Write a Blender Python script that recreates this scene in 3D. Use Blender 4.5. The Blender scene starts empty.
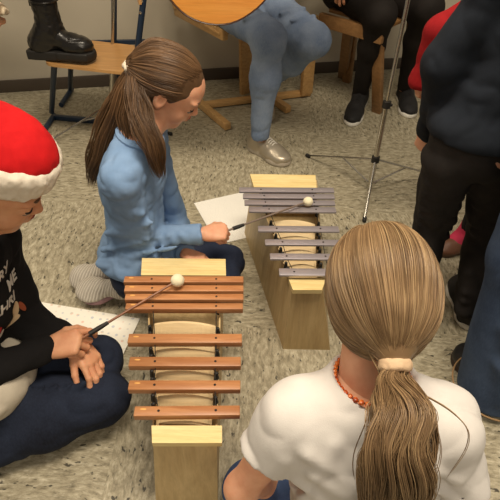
import bpy, math, random
import numpy as np
from mathutils import Vector
rng = np.random.default_rng(7); random.seed(7)
scene = bpy.context.scene
COL = scene.collection
V3 = lambda *a: np.array(a, float)
def nrm(v): v = np.asarray(v, float); return v/max(1e-9, np.linalg.norm(v))

# ------------------------------------------------------------- camera
TH, RO, FP, CH = math.radians(42), math.radians(2), 500.0, 1.2
FW = V3(0, math.cos(TH), -math.sin(TH)); U0 = V3(0, math.sin(TH), math.cos(TH)); R0 = V3(1, 0, 0)
CR = R0*math.cos(RO)+U0*math.sin(RO); CU = U0*math.cos(RO)-R0*math.sin(RO); CP = V3(0, 0, CH)
def at(px, py, z=None, y=None):
    """a point of the room seen in that direction, at height z or at distance y"""
    d = FW+CR*(px-250)/FP-CU*(py-250)/FP
    return CP+d*((z-CH)/d[2] if z is not None else y/d[1])
cam = bpy.data.cameras.new('camera'); camo = bpy.data.objects.new('camera', cam); COL.objects.link(camo)
cam.sensor_width = 36; cam.lens = 36; cam.clip_start = .02
from mathutils import Matrix
camo.matrix_world = Matrix(((CR[0], CU[0], -FW[0], CP[0]), (CR[1], CU[1], -FW[1], CP[1]), (CR[2], CU[2], -FW[2], CP[2]), (0, 0, 0, 1)))
scene.camera = camo

# ------------------------------------------------------------- materials
def srgb(r, g, b):
    f = lambda c: (c/255/12.92) if c/255 <= .04045 else ((c/255+.055)/1.055)**2.4
    return (f(r), f(g), f(b), 1)
class M:
    def __init__(s, name, col, rough=.6, metal=0., **kw):
        s.m = bpy.data.materials.new(name); s.m.use_nodes = True; s.t = s.m.node_tree; s.n = s.t.nodes; s.l = s.t.links
        s.b = s.n['Principled BSDF']; s.b.inputs['Base Color'].default_value = srgb(*col)
        s.b.inputs['Roughness'].default_value = rough; s.b.inputs['Metallic'].default_value = metal
        for k, v in kw.items(): s.b.inputs[k.replace('_', ' ')].default_value = v
        s.tc = s.n.new('ShaderNodeTexCoord')
    def nd(s, t, **kw):
        n = s.n.new('ShaderNode'+t)
        for k, v in kw.items():
            if k in n.inputs: n.inputs[k].default_value = v
            else: setattr(n, k, v)
        return n
    def mp(s, scale=(1, 1, 1), rot=(0, 0, 0), src='Object'):
        n = s.n.new('ShaderNodeMapping'); n.inputs['Scale'].default_value = scale; n.inputs['Rotation'].default_value = rot
        s.l.new(s.tc.outputs[src], n.inputs['Vector']); return n.outputs[0]
    def noise(s, scale, vec=None, detail=4, rough=.55, dist=0.):
        n = s.nd('TexNoise'); n.inputs['Scale'].default_value = scale; n.inputs['Detail'].default_value = detail
        n.inputs['Roughness'].default_value = rough; n.inputs['Distortion'].default_value = dist
        s.l.new(vec if vec is not None else s.tc.outputs['Object'], n.inputs['Vector']); return n.outputs['Fac']
    def ramp(s, fac, stops, interp='LINEAR'):
        n = s.n.new('ShaderNodeValToRGB'); e = n.color_ramp.elements; n.color_ramp.interpolation = interp
        while len(e) < len(stops): e.new(.5)
        for i, (p, c) in enumerate(stops): e[i].position = p; e[i].color = srgb(*c) if len(c) == 3 else c
        s.l.new(fac, n.inputs[0]); return n.outputs[0]
    def mix(s, fac, a, b, mode='MIX'):
        n = s.n.new('ShaderNodeMixRGB'); n.blend_type = mode
        for i, v in ((0, fac), (1, a), (2, b)):
            if hasattr(v, 'links'): s.l.new(v, n.inputs[i])
            else: n.inputs[i].default_value = v if i == 0 else srgb(*v)
        return n.outputs[0]
    def col(s, o): s.l.new(o, s.b.inputs['Base Color']); return s
    def bump(s, h, strength=.3, dist=.002):
        n = s.n.new('ShaderNodeBump'); n.inputs['Strength'].default_value = strength; n.inputs['Distance'].default_value = dist
        s.l.new(h, n.inputs['Height']); s.l.new(n.outputs[0], s.b.inputs['Normal']); return s
def cloth(name, c1, c2, scale=60, rough=.9, bs=.35, big=14, fuzz=0.):
    m = M(name, c1, rough); n = m.noise(scale, detail=6); n2 = m.noise(big, detail=3)
    m.col(m.mix(m.ramp(n2, [(.35, (0, 0, 0)), (.65, (255, 255, 255))]), m.mix(n, c1, c2), c2 if fuzz == 0 else c1))
    m.b.inputs['Sheen Weight'].default_value = fuzz
    fine = m.noise(700, detail=2); m.bump(m.mix(.5, n, fine), bs, .0015); m.b.inputs['Specular IOR Level'].default_value = .25
    return m.m
def wood(name, c1, c2, axis=0, scale=1., rough=.45, each=0, bands=14):
    m = M(name, c1, rough); sc = [bands, bands, bands]; sc[axis] = 1.2
    v = m.mp(tuple(x*scale for x in sc)); n = m.noise(2.2, v, 5, .6, 1.3); f = m.noise(9, v, 6, .7, .4)
    c = m.mix(m.ramp(n, [(.38, (0, 0, 0)), (.62, (255, 255, 255))]), c1, c2)
    c = m.mix(.35, c, m.ramp(f, [(.3, tuple(int(x*.72) for x in c2)), (.7, c1)]))
    if each: oi = m.nd('ObjectInfo'); c = m.mix(m.ramp(oi.outputs['Random'], [(0, (0, 0, 0)), (1, (each, each, each))]), c, tuple(int(x*.72) for x in c2))
    m.col(c).bump(f, .08, .001); return m.m
def denim(name, c1, c2, fade):
    m = M(name, c1, .88); n = m.noise(9, detail=4); f = m.noise(260, m.mp((1, 1, .35)), 3); w = m.noise(45, detail=5)
    c = m.mix(m.ramp(n, [(.36, (0, 0, 0)), (.66, (255, 255, 255))]), c1, c2); c = m.mix(m.ramp(f, [(.4, (0, 0, 0)), (.8, (110, 110, 110))]), c, fade)
    m.col(c).bump(m.mix(.4, w, f), .25, .0012); m.b.inputs['Specular IOR Level'].default_value = .2; return m.m
def skin(name, c, c2):
    m = M(name, c, .5); n = m.noise(30, detail=3); m.col(m.mix(m.ramp(n, [(.35, (0, 0, 0)), (.7, (255, 255, 255))]), c, c2)).bump(m.noise(350, detail=2), .08, .0006)
    m.b.inputs['Subsurface Weight'].default_value = .12; m.b.inputs['Subsurface Radius'].default_value = (.012, .004, .002)
    m.b.inputs['Subsurface Scale'].default_value = .4; m.b.inputs['Specular IOR Level'].default_value = .35; return m.m
def hairmat(name, dark, mid, light):
    m = M(name, mid, .42); a = m.nd('Attribute', attribute_name='var')
    n = m.noise(18, detail=3)
    c = m.ramp(a.outputs['Fac'], [(0., dark), (.5, mid), (1., light)])
    m.col(m.mix(.25, c, m.ramp(n, [(.3, dark), (.7, light)]))); m.b.inputs['Specular IOR Level'].default_value = .45; return m.m
def plain(name, c, rough=.5, metal=0., bs=0, **kw):
    m = M(name, c, rough, metal, **kw); n = m.noise(25, detail=4)
    m.col(m.mix(m.ramp(n, [(.3, (0, 0, 0)), (.75, (110, 110, 110))]), c, tuple(int(x*.82) for x in c)))
    if bs: m.bump(m.noise(220, detail=3), bs, .0015)
    return m.m

# ------------------------------------------------------------- object helpers
WL = {}
def thing(name, label, cat, loc, group=None):
    o = bpy.data.objects.new(name, None); COL.objects.link(o); o.location = [float(x) for x in loc]; o.empty_display_size = .05
    o['label'] = label; o['category'] = cat
    if group: o['group'] = group
    WL[o] = np.array(loc, float); return o
def tag(o, label, cat, group=None):
    o['label'] = label; o['category'] = cat
    if group: o['group'] = group
    return o
def mk(name, V, F, mat, parent=None, smooth=True, label=None, kind=None, var=None, origin=None):
    V = np.asarray(V, float)
    loc = WL[parent] if parent is not None else (np.array(origin, float) if origin is not None else V3((V[:, 0].min()+V[:, 0].max())/2, (V[:, 1].min()+V[:, 1].max())/2, V[:, 2].min()))
    me = bpy.data.meshes.new(name); P = V-loc
    if isinstance(F, np.ndarray) and F.ndim == 2:
        n, k = F.shape
        me.vertices.add(len(P)); me.vertices.foreach_set('co', P.astype(np.float32).ravel())
        me.loops.add(n*k); me.loops.foreach_set('vertex_index', F.astype(np.int32).ravel())
        me.polygons.add(n); me.polygons.foreach_set('loop_start', np.arange(0, n*k, k, dtype=np.int32))
        me.update(calc_edges=True)
    else: me.from_pydata([tuple(p) for p in P], [], [tuple(int(i) for i in f) for f in F])
    me.validate()
    if smooth is not False:
        me.polygons.foreach_set('use_smooth', np.ones(len(me.polygons), bool))
        if smooth != True: me.set_sharp_from_angle(angle=math.radians(smooth))
    me.update()
    if var is not None:
        a = me.attributes.new('var', 'FLOAT', 'POINT'); a.data.foreach_set('value', np.asarray(var, np.float32))
    me.materials.append(mat)
    o = bpy.data.objects.new(name, me); COL.objects.link(o)
    if parent is not None: o.parent = parent
    else: o.location = [float(x) for x in loc]
    WL[o] = loc
    if label: o['label'] = label
    if kind: o['kind'] = kind
    return o
class MB:
    """collects shapes into one mesh"""
    def __init__(s): s.v = []; s.f = []; s.n = 0
    def add(s, V, F):
        s.v.append(np.asarray(V, float)); s.f += [tuple(i+s.n for i in f) for f in F]; s.n += len(V); return s
    def hexa(s, bot, top):   # 4 bottom + 4 top corners, counter-clockwise from above
        return s.add(list(bot)+list(top), [(3, 2, 1, 0), (4, 5, 6, 7), (0, 1, 5, 4), (1, 2, 6, 5), (2, 3, 7, 6), (3, 0, 4, 7)])
    def box(s, c, sx, sy, sz, ax=None, bev=0.):
        ax = ax or (V3(1, 0, 0), V3(0, 1, 0), V3(0, 0, 1)); c = np.array(c, float); X, Y, Z = ax
        if bev <= 0:
            q = [c+X*a*sx/2+Y*b*sy/2 for a, b in ((-1, -1), (1, -1), (1, 1), (-1, 1))]
            return s.hexa([p-Z*sz/2 for p in q], [p+Z*sz/2 for p in q])
        bm = bmesh.new(); bmesh.ops.create_cube(bm, size=1)
        for v in bm.verts: v.co = Vector((v.co.x*sx, v.co.y*sy, v.co.z*sz))
        bmesh.ops.bevel(bm, geom=list(bm.edges), offset=bev, segments=2, profile=.5, affect='EDGES')
        bm.verts.ensure_lookup_table(); V = [c+X*v.co.x+Y*v.co.y+Z*v.co.z for v in bm.verts]; F = [tuple(v.index for v in f.verts) for f in bm.faces]
        bm.free(); return s.add(V, F)
    def bar(s, a, b, w, t, up=(0, 0, 1), bev=0.):
        a = np.array(a, float); b = np.array(b, float); X = nrm(b-a); Y = nrm(np.cross(up, X)); Z = np.cross(X, Y)
        return s.box((a+b)/2, np.linalg.norm(b-a), w, t, (X, Y, Z), bev)
    def tube(s, pts, r, n=10):
        pts = [np.array(p, float) for p in pts]; r = list(r) if hasattr(r, '__len__') else [r]*len(pts)
        V = []; F = []; ref = None
        for i, p in enumerate(pts):
            t = nrm(pts[min(i+1, len(pts)-1)]-pts[max(i-1, 0)])
            if ref is None: ref = nrm(np.cross(t, (0, 0, 1) if abs(t[2]) < .9 else (1, 0, 0)))
            ref = nrm(ref-t*(ref@t)); b = np.cross(t, ref)
            V += [p+r[i]*(ref*math.cos(2*math.pi*k/n)+b*math.sin(2*math.pi*k/n)) for k in range(n)]
        for i in range(len(pts)-1):
            for k in range(n):
                q = (k+1) % n; F.append((i*n+k, i*n+q, (i+1)*n+q, (i+1)*n+k))
        F.append(tuple(range(n))[::-1]); F.append(tuple((len(pts)-1)*n+k for k in range(n)))
        return s.add(V, F)
    def ball(s, c, r, n=14, ax=None):
        r = r if hasattr(r, '__len__') else (r, r, r); ax = ax or (V3(1, 0, 0), V3(0, 1, 0), V3(0, 0, 1)); V = []; F = []; m = n//2
        for i in range(m+1):
            ph = math.pi*i/m
            for k in range(n):
                a = 2*math.pi*k/n; V.append(np.array(c, float)+ax[0]*r[0]*math.sin(ph)*math.cos(a)+ax[1]*r[1]*math.sin(ph)*math.sin(a)+ax[2]*r[2]*math.cos(ph))
        for i in range(m):
            for k in range(n): q = (k+1) % n; F.append((i*n+k, (i+1)*n+k, (i+1)*n+q, i*n+q))
        return s.add(V, F)
    def build(s, name, mat, parent=None, smooth=40, **kw): return mk(name, np.concatenate(s.v), s.f, mat, parent, smooth, **kw)
import bmesh
def curve(pts, n=24):
    """Catmull-Rom through points"""
    P = [np.array(p, float) for p in pts]; P = [2*P[0]-P[1]]+P+[2*P[-1]-P[-2]]; out = []
    seg = len(P)-3
    for j in range(n):
        u = j/(n-1)*seg; i = min(int(u), seg-1); t = u-i; a, b, c, d = P[i:i+4]
        out.append(.5*((2*b)+(-a+c)*t+(2*a-5*b+4*c-d)*t*t+(-a+3*b-3*c+d)*t**3))
    return np.array(out)

# ------------------------------------------------------------- soft volumes
def lattice(seed): return np.random.default_rng(seed).uniform(-1, 1, (24, 24, 24)).astype(np.float32)
def vnoise(X, Y, Z, f, seed=0):
    L = lattice(seed); x = X*f; y = Y*f; z = Z*f
    i = np.floor(x).astype(int); j = np.floor(y).astype(int); k = np.floor(z).astype(int)
    a = x-i; b = y-j; c = z-k; a = a*a*(3-2*a); b = b*b*(3-2*b); c = c*c*(3-2*c)
    i %= 24; j %= 24; k %= 24; i1 = (i+1) % 24; j1 = (j+1) % 24; k1 = (k+1) % 24
    return (((L[i, j, k]*(1-a)+L[i1, j, k]*a)*(1-b)+(L[i, j1, k]*(1-a)+L[i1, j1, k]*a)*b)*(1-c)
            + ((L[i, j, k1]*(1-a)+L[i1, j, k1]*a)*(1-b)+(L[i, j1, k1]*(1-a)+L[i1, j1, k1]*a)*b)*c)
def lerp(a, b_, t): return a*(1-t)+b_*t
class Vol:
    def __init__(s, h): s.h = h; s.ops = []
    def cone(s, a, b, ra, rb, k=.02, sub=False):
        s.ops.append(('c', np.array(a, float), np.array(b, float), ra, rb, k, sub)); return s
    def ell(s, c, r, ax=None, k=.02, sub=False):
        r = r if hasattr(r, '__len__') else (r, r, r)
        s.ops.append(('e', np.array(c, float), np.array(r, float), np.array(ax) if ax is not None else np.eye(3), None, k, sub)); return s
    def box(s, c, r, ax=None, k=.01, rd=.004, sub=False):
        s.ops.append(('b', np.array(c, float), np.array(r, float), np.array(ax) if ax is not None else np.eye(3), rd, k, sub)); return s
    def cut(s, p, n, k=.004):          # keep the side the normal points away from
        s.ops.append(('p', np.array(p, float), nrm(n), None, None, k, True)); return s
    def cutl(s, p, n, R):          # the same, only near p
        s.ops.append(('q', np.array(p, float), nrm(n), R, None, 0, True)); return s
    def wr(s, amp, f, seed=0, stretch=(1, 1, 1), ridge=False):
        s.ops.append(('n', amp, f, seed, stretch, ridge, None)); return s
    def path(s, pts, rs, k=.015):
        for i in range(len(pts)-1): s.cone(pts[i], pts[i+1], rs[i], rs[i+1], k)
        return s
    def mesh(s):
        lo = np.full(3, 1e9); hi = -lo
        for o in s.ops:
            if o[-1]: continue
            if o[0] == 'c': m = max(o[3], o[4]); lo = np.minimum(lo, np.minimum(o[1], o[2])-m); hi = np.maximum(hi, np.maximum(o[1], o[2])+m)
            elif o[0] in 'eb': m = (max(o[2])+(o[4] or 0)) if o[0] == 'e' else np.linalg.norm(o[2]); lo = np.minimum(lo, o[1]-m); hi = np.maximum(hi, o[1]+m)
        h = s.h; lo -= 4*h+.01; hi += 4*h+.01; n = np.ceil((hi-lo)/h).astype(int)+1
        D = np.full(n, .05, np.float32)
        ax = [lo[i]+h*np.arange(n[i]) for i in range(3)]
        for o in s.ops:
            if o[0] == 'n':
                X, Y, Z = np.meshgrid(*ax, indexing='ij'); st = o[4]; v = vnoise(X*st[0]+7, Y*st[1]+9, Z*st[2]+5, o[2], o[3])
                if o[5]:
                    q_ = vnoise(X+3, Y+1, Z+2, o[2]*.8, o[3]+50)*.5/o[2]; v = vnoise(X*st[0]+7+q_, Y*st[1]+9-q_, Z*st[2]+5+q_, o[2], o[3]); v = 1-2.2*np.abs(v)**.8
                D += (o[1]*v).astype(np.float32); continue
            if o[0] == 'p':
                X, Y, Z = np.meshgrid(*ax, indexing='ij'); d = (X-o[1][0])*o[2][0]+(Y-o[1][1])*o[2][1]+(Z-o[1][2])*o[2][2]; D = np.maximum(D, d.astype(np.float32)); continue
            if o[0] == 'q':
                R = o[3]; i0 = np.clip(np.floor((o[1]-R-lo)/h).astype(int), 0, n-1); i1 = np.clip(np.ceil((o[1]+R-lo)/h).astype(int)+1, 1, n); sl = tuple(slice(i0[q], i1[q]) for q in range(3))
                X, Y, Z = np.meshgrid(*[ax[q][sl[q]] for q in range(3)], indexing='ij'); d = (X-o[1][0])*o[2][0]+(Y-o[1][1])*o[2][1]+(Z-o[1][2])*o[2][2]
                d = np.minimum(d, R-np.sqrt((X-o[1][0])**2+(Y-o[1][1])**2+(Z-o[1][2])**2)); D[sl] = np.maximum(D[sl], d.astype(np.float32)); continue
            k = o[5]
            if o[0] == 'c': m = max(o[3], o[4]); a = np.minimum(o[1], o[2])-m; b = np.maximum(o[1], o[2])+m
            else: m = np.linalg.norm(o[2]) if o[0] == 'b' else max(o[2]); a = o[1]-m; b = o[1]+m
            pad = k+3*h; i0 = np.clip(np.floor((a-pad-lo)/h).astype(int), 0, n-1); i1 = np.clip(np.ceil((b+pad-lo)/h).astype(int)+1, 1, n)
            if (i1 <= i0).any(): continue
            sl = tuple(slice(i0[q], i1[q]) for q in range(3))
            X, Y, Z = np.meshgrid(*[ax[q][sl[q]] for q in range(3)], indexing='ij')
            if o[0] == 'c':
                ab = o[2]-o[1]; L = max(ab@ab, 1e-12); px, py, pz = X-o[1][0], Y-o[1][1], Z-o[1][2]
                t = np.clip((px*ab[0]+py*ab[1]+pz*ab[2])/L, 0, 1)
                d = np.sqrt((px-t*ab[0])**2+(py-t*ab[1])**2+(pz-t*ab[2])**2)-(o[3]+(o[4]-o[3])*t)
            else:
                A = o[3]; px, py, pz = X-o[1][0], Y-o[1][1], Z-o[1][2]
                q = [px*A[i][0]+py*A[i][1]+pz*A[i][2] for i in range(3)]; r = o[2]
                if o[0] == 'e':
                    k0 = np.sqrt((q[0]/r[0])**2+(q[1]/r[1])**2+(q[2]/r[2])**2); k1 = np.sqrt((q[0]/r[0]**2)**2+(q[1]/r[1]**2)**2+(q[2]/r[2]**2)**2)
                    d = k0*(k0-1)/np.maximum(k1, 1e-6); d = np.where(k1 < 1e-6, -min(r), d)
                else:
                    rd = o[4]; q = [np.abs(q[i])-(r[i]-rd) for i in range(3)]
                    d = np.sqrt(sum(np.maximum(x, 0)**2 for x in q))+np.minimum(np.maximum(np.maximum(q[0], q[1]), q[2]), 0)-rd
            d = d.astype(np.float32); c = D[sl]
            if o[6]:
                d = -d; hh = np.maximum(k-np.abs(d-c), 0)/k; D[sl] = np.maximum(c, d)+hh*hh*k*.25
            else:
                hh = np.maximum(k-np.abs(d-c), 0)/k; D[sl] = np.minimum(c, d)-hh*hh*k*.25
        return nets(D, lo, h)
def nets(D, lo, h):
    D[0] = D[-1] = .05; D[:, 0] = D[:, -1] = .05; D[:, :, 0] = D[:, :, -1] = .05
    S = D < 0; n = D.shape
    cnt = np.zeros(tuple(x-1 for x in n), np.int8)
    for a in (0, 1):
        for b in (0, 1):
            for c in (0, 1): cnt += S[a:n[0]-1+a, b:n[1]-1+b, c:n[2]-1+c]
    act = (cnt > 0) & (cnt < 8); I = np.argwhere(act); idx = np.full(act.shape, -1, np.int64); idx[act] = np.arange(len(I))
    acc = np.zeros((len(I), 3)); w = np.zeros(len(I)); off = [(a, b, c) for a in (0, 1) for b in (0, 1) for c in (0, 1)]
    val = {o: D[I[:, 0]+o[0], I[:, 1]+o[1], I[:, 2]+o[2]] for o in off}
    for o in off:
        for q in range(3):
            if o[q]: continue
            p = list(o); p[q] = 1; p = tuple(p); a, b = val[o], val[p]; m = (a < 0) != (b < 0); t = np.where(m, a/np.where(m, a-b, 1), 0)
            for j in range(3): acc[:, j] += np.where(m, o[j]+(t if j == q else 0), 0)
            w += m
    V = lo+h*(I+acc/w[:, None]); Fs = []
    for q in range(3):
        sl0 = [slice(None)]*3; sl1 = [slice(None)]*3; sl0[q] = slice(0, n[q]-1); sl1[q] = slice(1, n[q]); a = S[tuple(sl0)]; b = S[tuple(sl1)]
        e = np.argwhere(a != b); r, t = (q+1) % 3, (q+2) % 3; ok = (e[:, r] > 0) & (e[:, t] > 0) & (e[:, r] < n[r]-1) & (e[:, t] < n[t]-1); e = e[ok]
        def g(dr, dt): z = e.copy(); z[:, r] -= dr; z[:, t] -= dt; return idx[z[:, 0], z[:, 1], z[:, 2]]
        f = np.stack([g(1, 1), g(0, 1), g(0, 0), g(1, 0)], 1); fl = ~a[e[:, 0], e[:, 1], e[:, 2]]; f[fl] = f[fl][:, ::-1]; Fs.append(f)
    return V, np.concatenate(Fs)
def join(parts):
    Vs, Fs, n = [], [], 0
    for V, F in parts: Vs.append(V); Fs.append(F+n); n += len(V)
    return np.concatenate(Vs), np.concatenate(Fs)

# ------------------------------------------------------------- hair
def strands(paths, r0, r1, var, sides=4):
    P = np.asarray(paths, float); N, K, _ = P.shape
    T = np.gradient(P, axis=1); T /= np.maximum(np.linalg.norm(T, axis=2, keepdims=True), 1e-9)
    ref = np.cross(T[:, 0], np.random.default_rng(3).normal(size=(N, 3))); ref /= np.linalg.norm(ref, axis=1, keepdims=True)
    ref = ref[:, None, :]-T*np.sum(ref[:, None, :]*T, 2, keepdims=True); ref /= np.maximum(np.linalg.norm(ref, axis=2, keepdims=True), 1e-9); B = np.cross(T, ref)
    rad = np.linspace(r0, r1, K)[None, :, None]*np.ones((N, 1, 1)); rad[:, 0] *= .4; rad[:, -1] *= .3
    V = np.stack([P+rad*(ref*math.cos(2*math.pi*q/sides)+B*math.sin(2*math.pi*q/sides)) for q in range(sides)], 2)   # N,K,S,3
    i = np.arange(N)[:, None, None]*K*sides+np.arange(K-1)[None, :, None]*sides; q = np.arange(sides)[None, None, :]; q1 = (q+1) % sides
    F = np.stack([i+q, i+q1, i+sides+q1, i+sides+q], -1).reshape(-1, 4)
    return V.reshape(-1, 3), F, np.repeat(np.asarray(var), K*sides)
def clump(ctrl, n, rad, seed, K=26, wave=.0, flat=1., side=None, end=.3, freq=3.):
    """a lock of hair round a control curve; rad gives radii along it"""
    r = np.random.default_rng(seed); c = curve(ctrl, K); G = max(1, n//22); gi = r.integers(0, G, n)
    gu, gv, gp = r.normal(0, .42, G), r.normal(0, .42, G), r.uniform(0, 6.28, G); T = np.gradient(c, axis=0); T /= np.linalg.norm(T, axis=1, keepdims=True)
    sd = np.array(side if side is not None else (1, 0, 0), float); A = sd[None]-T*(T@sd)[:, None]; A /= np.linalg.norm(A, axis=1, keepdims=True); B = np.cross(T, A)
    u = (gu[gi]+r.normal(0, .17, n)).clip(-1, 1)[:, None]; v = (gv[gi]+r.normal(0, .17, n)).clip(-1, 1)[:, None]*flat
    t = np.linspace(0, 1, K)[None]; R = np.interp(t[0], np.linspace(0, 1, len(rad)), rad)[None]
    ph = gp[gi][:, None]+r.normal(0, .25, (n, 1)); fr = freq; w = wave*np.sin(fr*t*6.28+ph*.4)*np.minimum(1, t*3)
    w2 = wave*.8*np.cos(fr*t*6.28*.8+ph)*np.minimum(1, t*3)
    du = u+r.normal(0, .05, (n, 1))*t; dv = v+r.normal(0, .05, (n, 1))*t
    P = c[None]+A[None]*((du*R+w)[..., None])+B[None]*((dv*R+w2*.5)[..., None])
    L = 1-r.uniform(0, end, (n, 1)); ti = np.linspace(0, 1, K)[None]*L*(K-1); i0 = np.minimum(ti.astype(int), K-2); f = (ti-i0)[..., None]
    ar = np.arange(n)[:, None]; return P[ar, i0]*(1-f)+P[ar, i0+1]*f
def snapper(V, F):
    from mathutils.bvhtree import BVHTree
    return BVHTree.FromPolygons(V.tolist(), F.tolist())
def scalp(c, ax, r, starts, tie, n, seed, K=18, lift=.006, droop=0., bvh=None):
    """hair combed over the skull from start directions to the tie; directions in the head frame"""
    g = np.random.default_rng(seed); r = np.array(r); ax = np.array(ax); c = np.array(c)
    td = ((tie-c)@ax.T)/r; td /= np.linalg.norm(td)
    idx = g.integers(0, len(starts)-1, n); f = g.uniform(0, 1, (n, 1)); S = np.array(starts, float)
    s = S[idx]*(1-f)+S[idx+1]*f+g.normal(0, .05, (n, 3)); s /= np.linalg.norm(s, axis=1, keepdims=True)
    om = np.arccos(np.clip(s@td, -.98, .999))[:, None, None]; t = np.linspace(0, 1, K)[None, :, None]
    a = np.sin((1-t)*om)/np.sin(om); b = np.sin(t*om)/np.sin(om); d = a*s[:, None]+b*td[None, None]
    d /= np.linalg.norm(d, axis=2, keepdims=True)
    l = g.uniform(.0, 1, (n, 1, 1))*lift+.001; bump = np.sin(t*np.pi)**.5
    R = 1+l/np.mean(r)*bump*1.+g.normal(0, .004, (n, 1, 1))*bump
    P = c+((d*R*r)@ax)
    if bvh is not None:
        lf = g.uniform(.0, 1, n)**1.5*lift
        for i in range(n):
            for j in range(K):
                co, no, _, _ = bvh.find_nearest(P[i, j])
                P[i, j] = np.array(co)+np.array(no)*(.0006+lf[i]*math.sin(math.pi*(j+1)/(K+1)))
        Q = P.copy()
        for _ in range(2): Q[:, 1:-1] = (Q[:, :-2]+2*Q[:, 1:-1]+Q[:, 2:])/4
        P = Q
    e = np.clip((t-.8)/.2, 0, 1)**2; return P*(1-e)+(tie+g.normal(0, .004, (n, 1, 3)))*e

# ------------------------------------------------------------- bodies
def frame(F, U):
    F = nrm(F); U = nrm(np.array(U, float)-F*(np.array(U, float)@F)); return F, np.cross(U, F), U     # forward, left, up
def head(v, c, F, U, s=.2, mouth=True):
    F, L, U = frame(F, U); ax = (F, L, U); g = lambda a, b, d: c+(F*a+L*b+U*d)*s
    def e(p, r, k=.06, sub=False): v.ell(g(*p), [x*s for x in r], ax, k*s, sub)
    e((-.06, 0, .12), (.45, .375, .38)); e((.13, 0, -.12), (.28, .275, .34), .1); e((.16, 0, .14), (.26, .3, .25), .08)
    e((.26, 0, -.41), (.09, .10, .08), .12)
    for q in (-1, 1):
        e((.23, q*.15, -.17), (.13, .12, .13), .08); e((.45, q*.15, .02), (.08, .075, .06), .08, True)
        e((.315, q*.145, .0), (.085, .09, .08), .02); e((.36, q*.15, .10), (.06, .1, .03), .06)
        e((-.03, q*.375, -.04), (.085, .035, .125), .03); e((.0, q*.41, -.03), (.045, .03, .08), .03, True); e((-.02, q*.36, -.14), (.04, .03, .04), .03)
        e((.41, q*.045, -.115), (.038, .03, .026), .04)
    v.cone(g(.385, 0, .02), g(.455, 0, -.095), .026*s, .034*s, .06*s)
    e((.39, 0, -.205), (.05, .085, .022), .03); e((.38, 0, -.25), (.045, .075, .026), .03); e((.44, 0, -.228), (.05, .09, .006), .012, True)
    return g, ax
def face_parts(par, c, F, U, s, lipm, lashm, browm, eyem, closed=True):
    F, L, U = frame(F, U); g = lambda a, b, d: c+(F*a+L*b+U*d)*s
    for q in (-1, 1):
        m = MB(); m.tube([g(.40-.9*abs(t)**2*.2, q*(.145+t*.19), -.035+.04*(t*2)**2+.01) for t in np.linspace(-.4, .4, 9)], [.004*s, .008*s, .011*s, .013*s, .013*s, .013*s, .012*s, .01*s, .004*s], 6)
        m.build('eyelash', lashm, par)
        m = MB(); m.tube([g(.425-.45*(max(0, t)+.1)**2, q*(.15+t*.2), .115+.03*math.cos(t*3)-.02) for t in np.linspace(-.4, .5, 9)], [.006*s, .012*s, .015*s, .015*s, .015*s, .014*s, .012*s, .009*s, .004*s], 6)
        m.build('eyebrow', browm, par)
    m = MB(); m.ball(g(.408, 0, -.203), (.036*s, .07*s, .015*s), 14, (F, L, U)); m.ball(g(.392, 0, -.248), (.036*s, .06*s, .018*s), 14, (F, L, U)); m.build('lips', lipm, par)
    for q in (-1, 1):
        m = MB(); m.ball(g(.335, q*.145, -.035), (.07*s, .065*s, .055*s), 14, (F, L, U))
        m.build('eye', eyem, par)
def hand(v, w, d, n, th, s=1., curl=(50, 60, 40), spread=.1, tcurl=30, thumb_out=45, k=.005, idx=None, wr=None):
    """w wrist, d finger direction, n palm normal, th thumb side"""
    d = nrm(d); n = nrm(np.array(n, float)-d*(np.array(n, float)@d)); t = np.cross(d, n); t = t if t@np.array(th, float) > 0 else -t
    if wr is not None: v.cone(wr, w, .021*s, .017*s, .01)
    kn = []
    for i in range(4):
        o = (1.5-i)*.0155*s; kp = w+d*(.066-.004*abs(i-1)-.003*(i == 3))*s+t*o-n*.002*s
        v.cone(w+t*o*.6, kp, .0125*s, .0095*s, .012*s); kn.append(kp)
    v.ell(w+d*.03*s+n*.003*s, (.034*s, .028*s, .012*s), (d, t, n), .012*s)
    LN = [(.033, .021, .017), (.037, .024, .018), (.034, .022, .018), (.027, .017, .016)]
    tips = []
    for i in range(4):
        cu = curl if not (idx is not None and i == 0) else idx; a = 0; p = kn[i]; dd = nrm(d+t*(1.5-i)*spread*.5); nn = n; r = [.0082, .0075, .0068, .0058]
        for j in range(3):
            a += math.radians(cu[j]*(1+.06*i)); q = dd*math.cos(a)+nn*math.sin(a); e = p+q*LN[i][j]*s; v.cone(p, e, r[j]*s*(.92 if i == 3 else 1), r[j+1]*s*(.92 if i == 3 else 1), .003*s); p = e
        tips.append(p)
    b = w+d*.016*s+t*.016*s; a = math.radians(thumb_out); q = nrm(d*math.cos(a)+t*math.sin(a)+n*.35); e = b+q*.034*s; v.cone(b, e, .013*s, .0098*s, .009*s)
    a -= math.radians(tcurl); q = nrm(d*math.cos(a)+t*math.sin(a)+n*.5); e2 = e+q*.026*s; v.cone(e, e2, .0092*s, .008*s, .003*s)
    a -= math.radians(tcurl); q = nrm(d*math.cos(a)+t*math.sin(a)+n*.5); e3 = e2+q*.02*s; v.cone(e2, e3, .008*s, .0065*s, .003*s)
    return kn, tips
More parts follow.
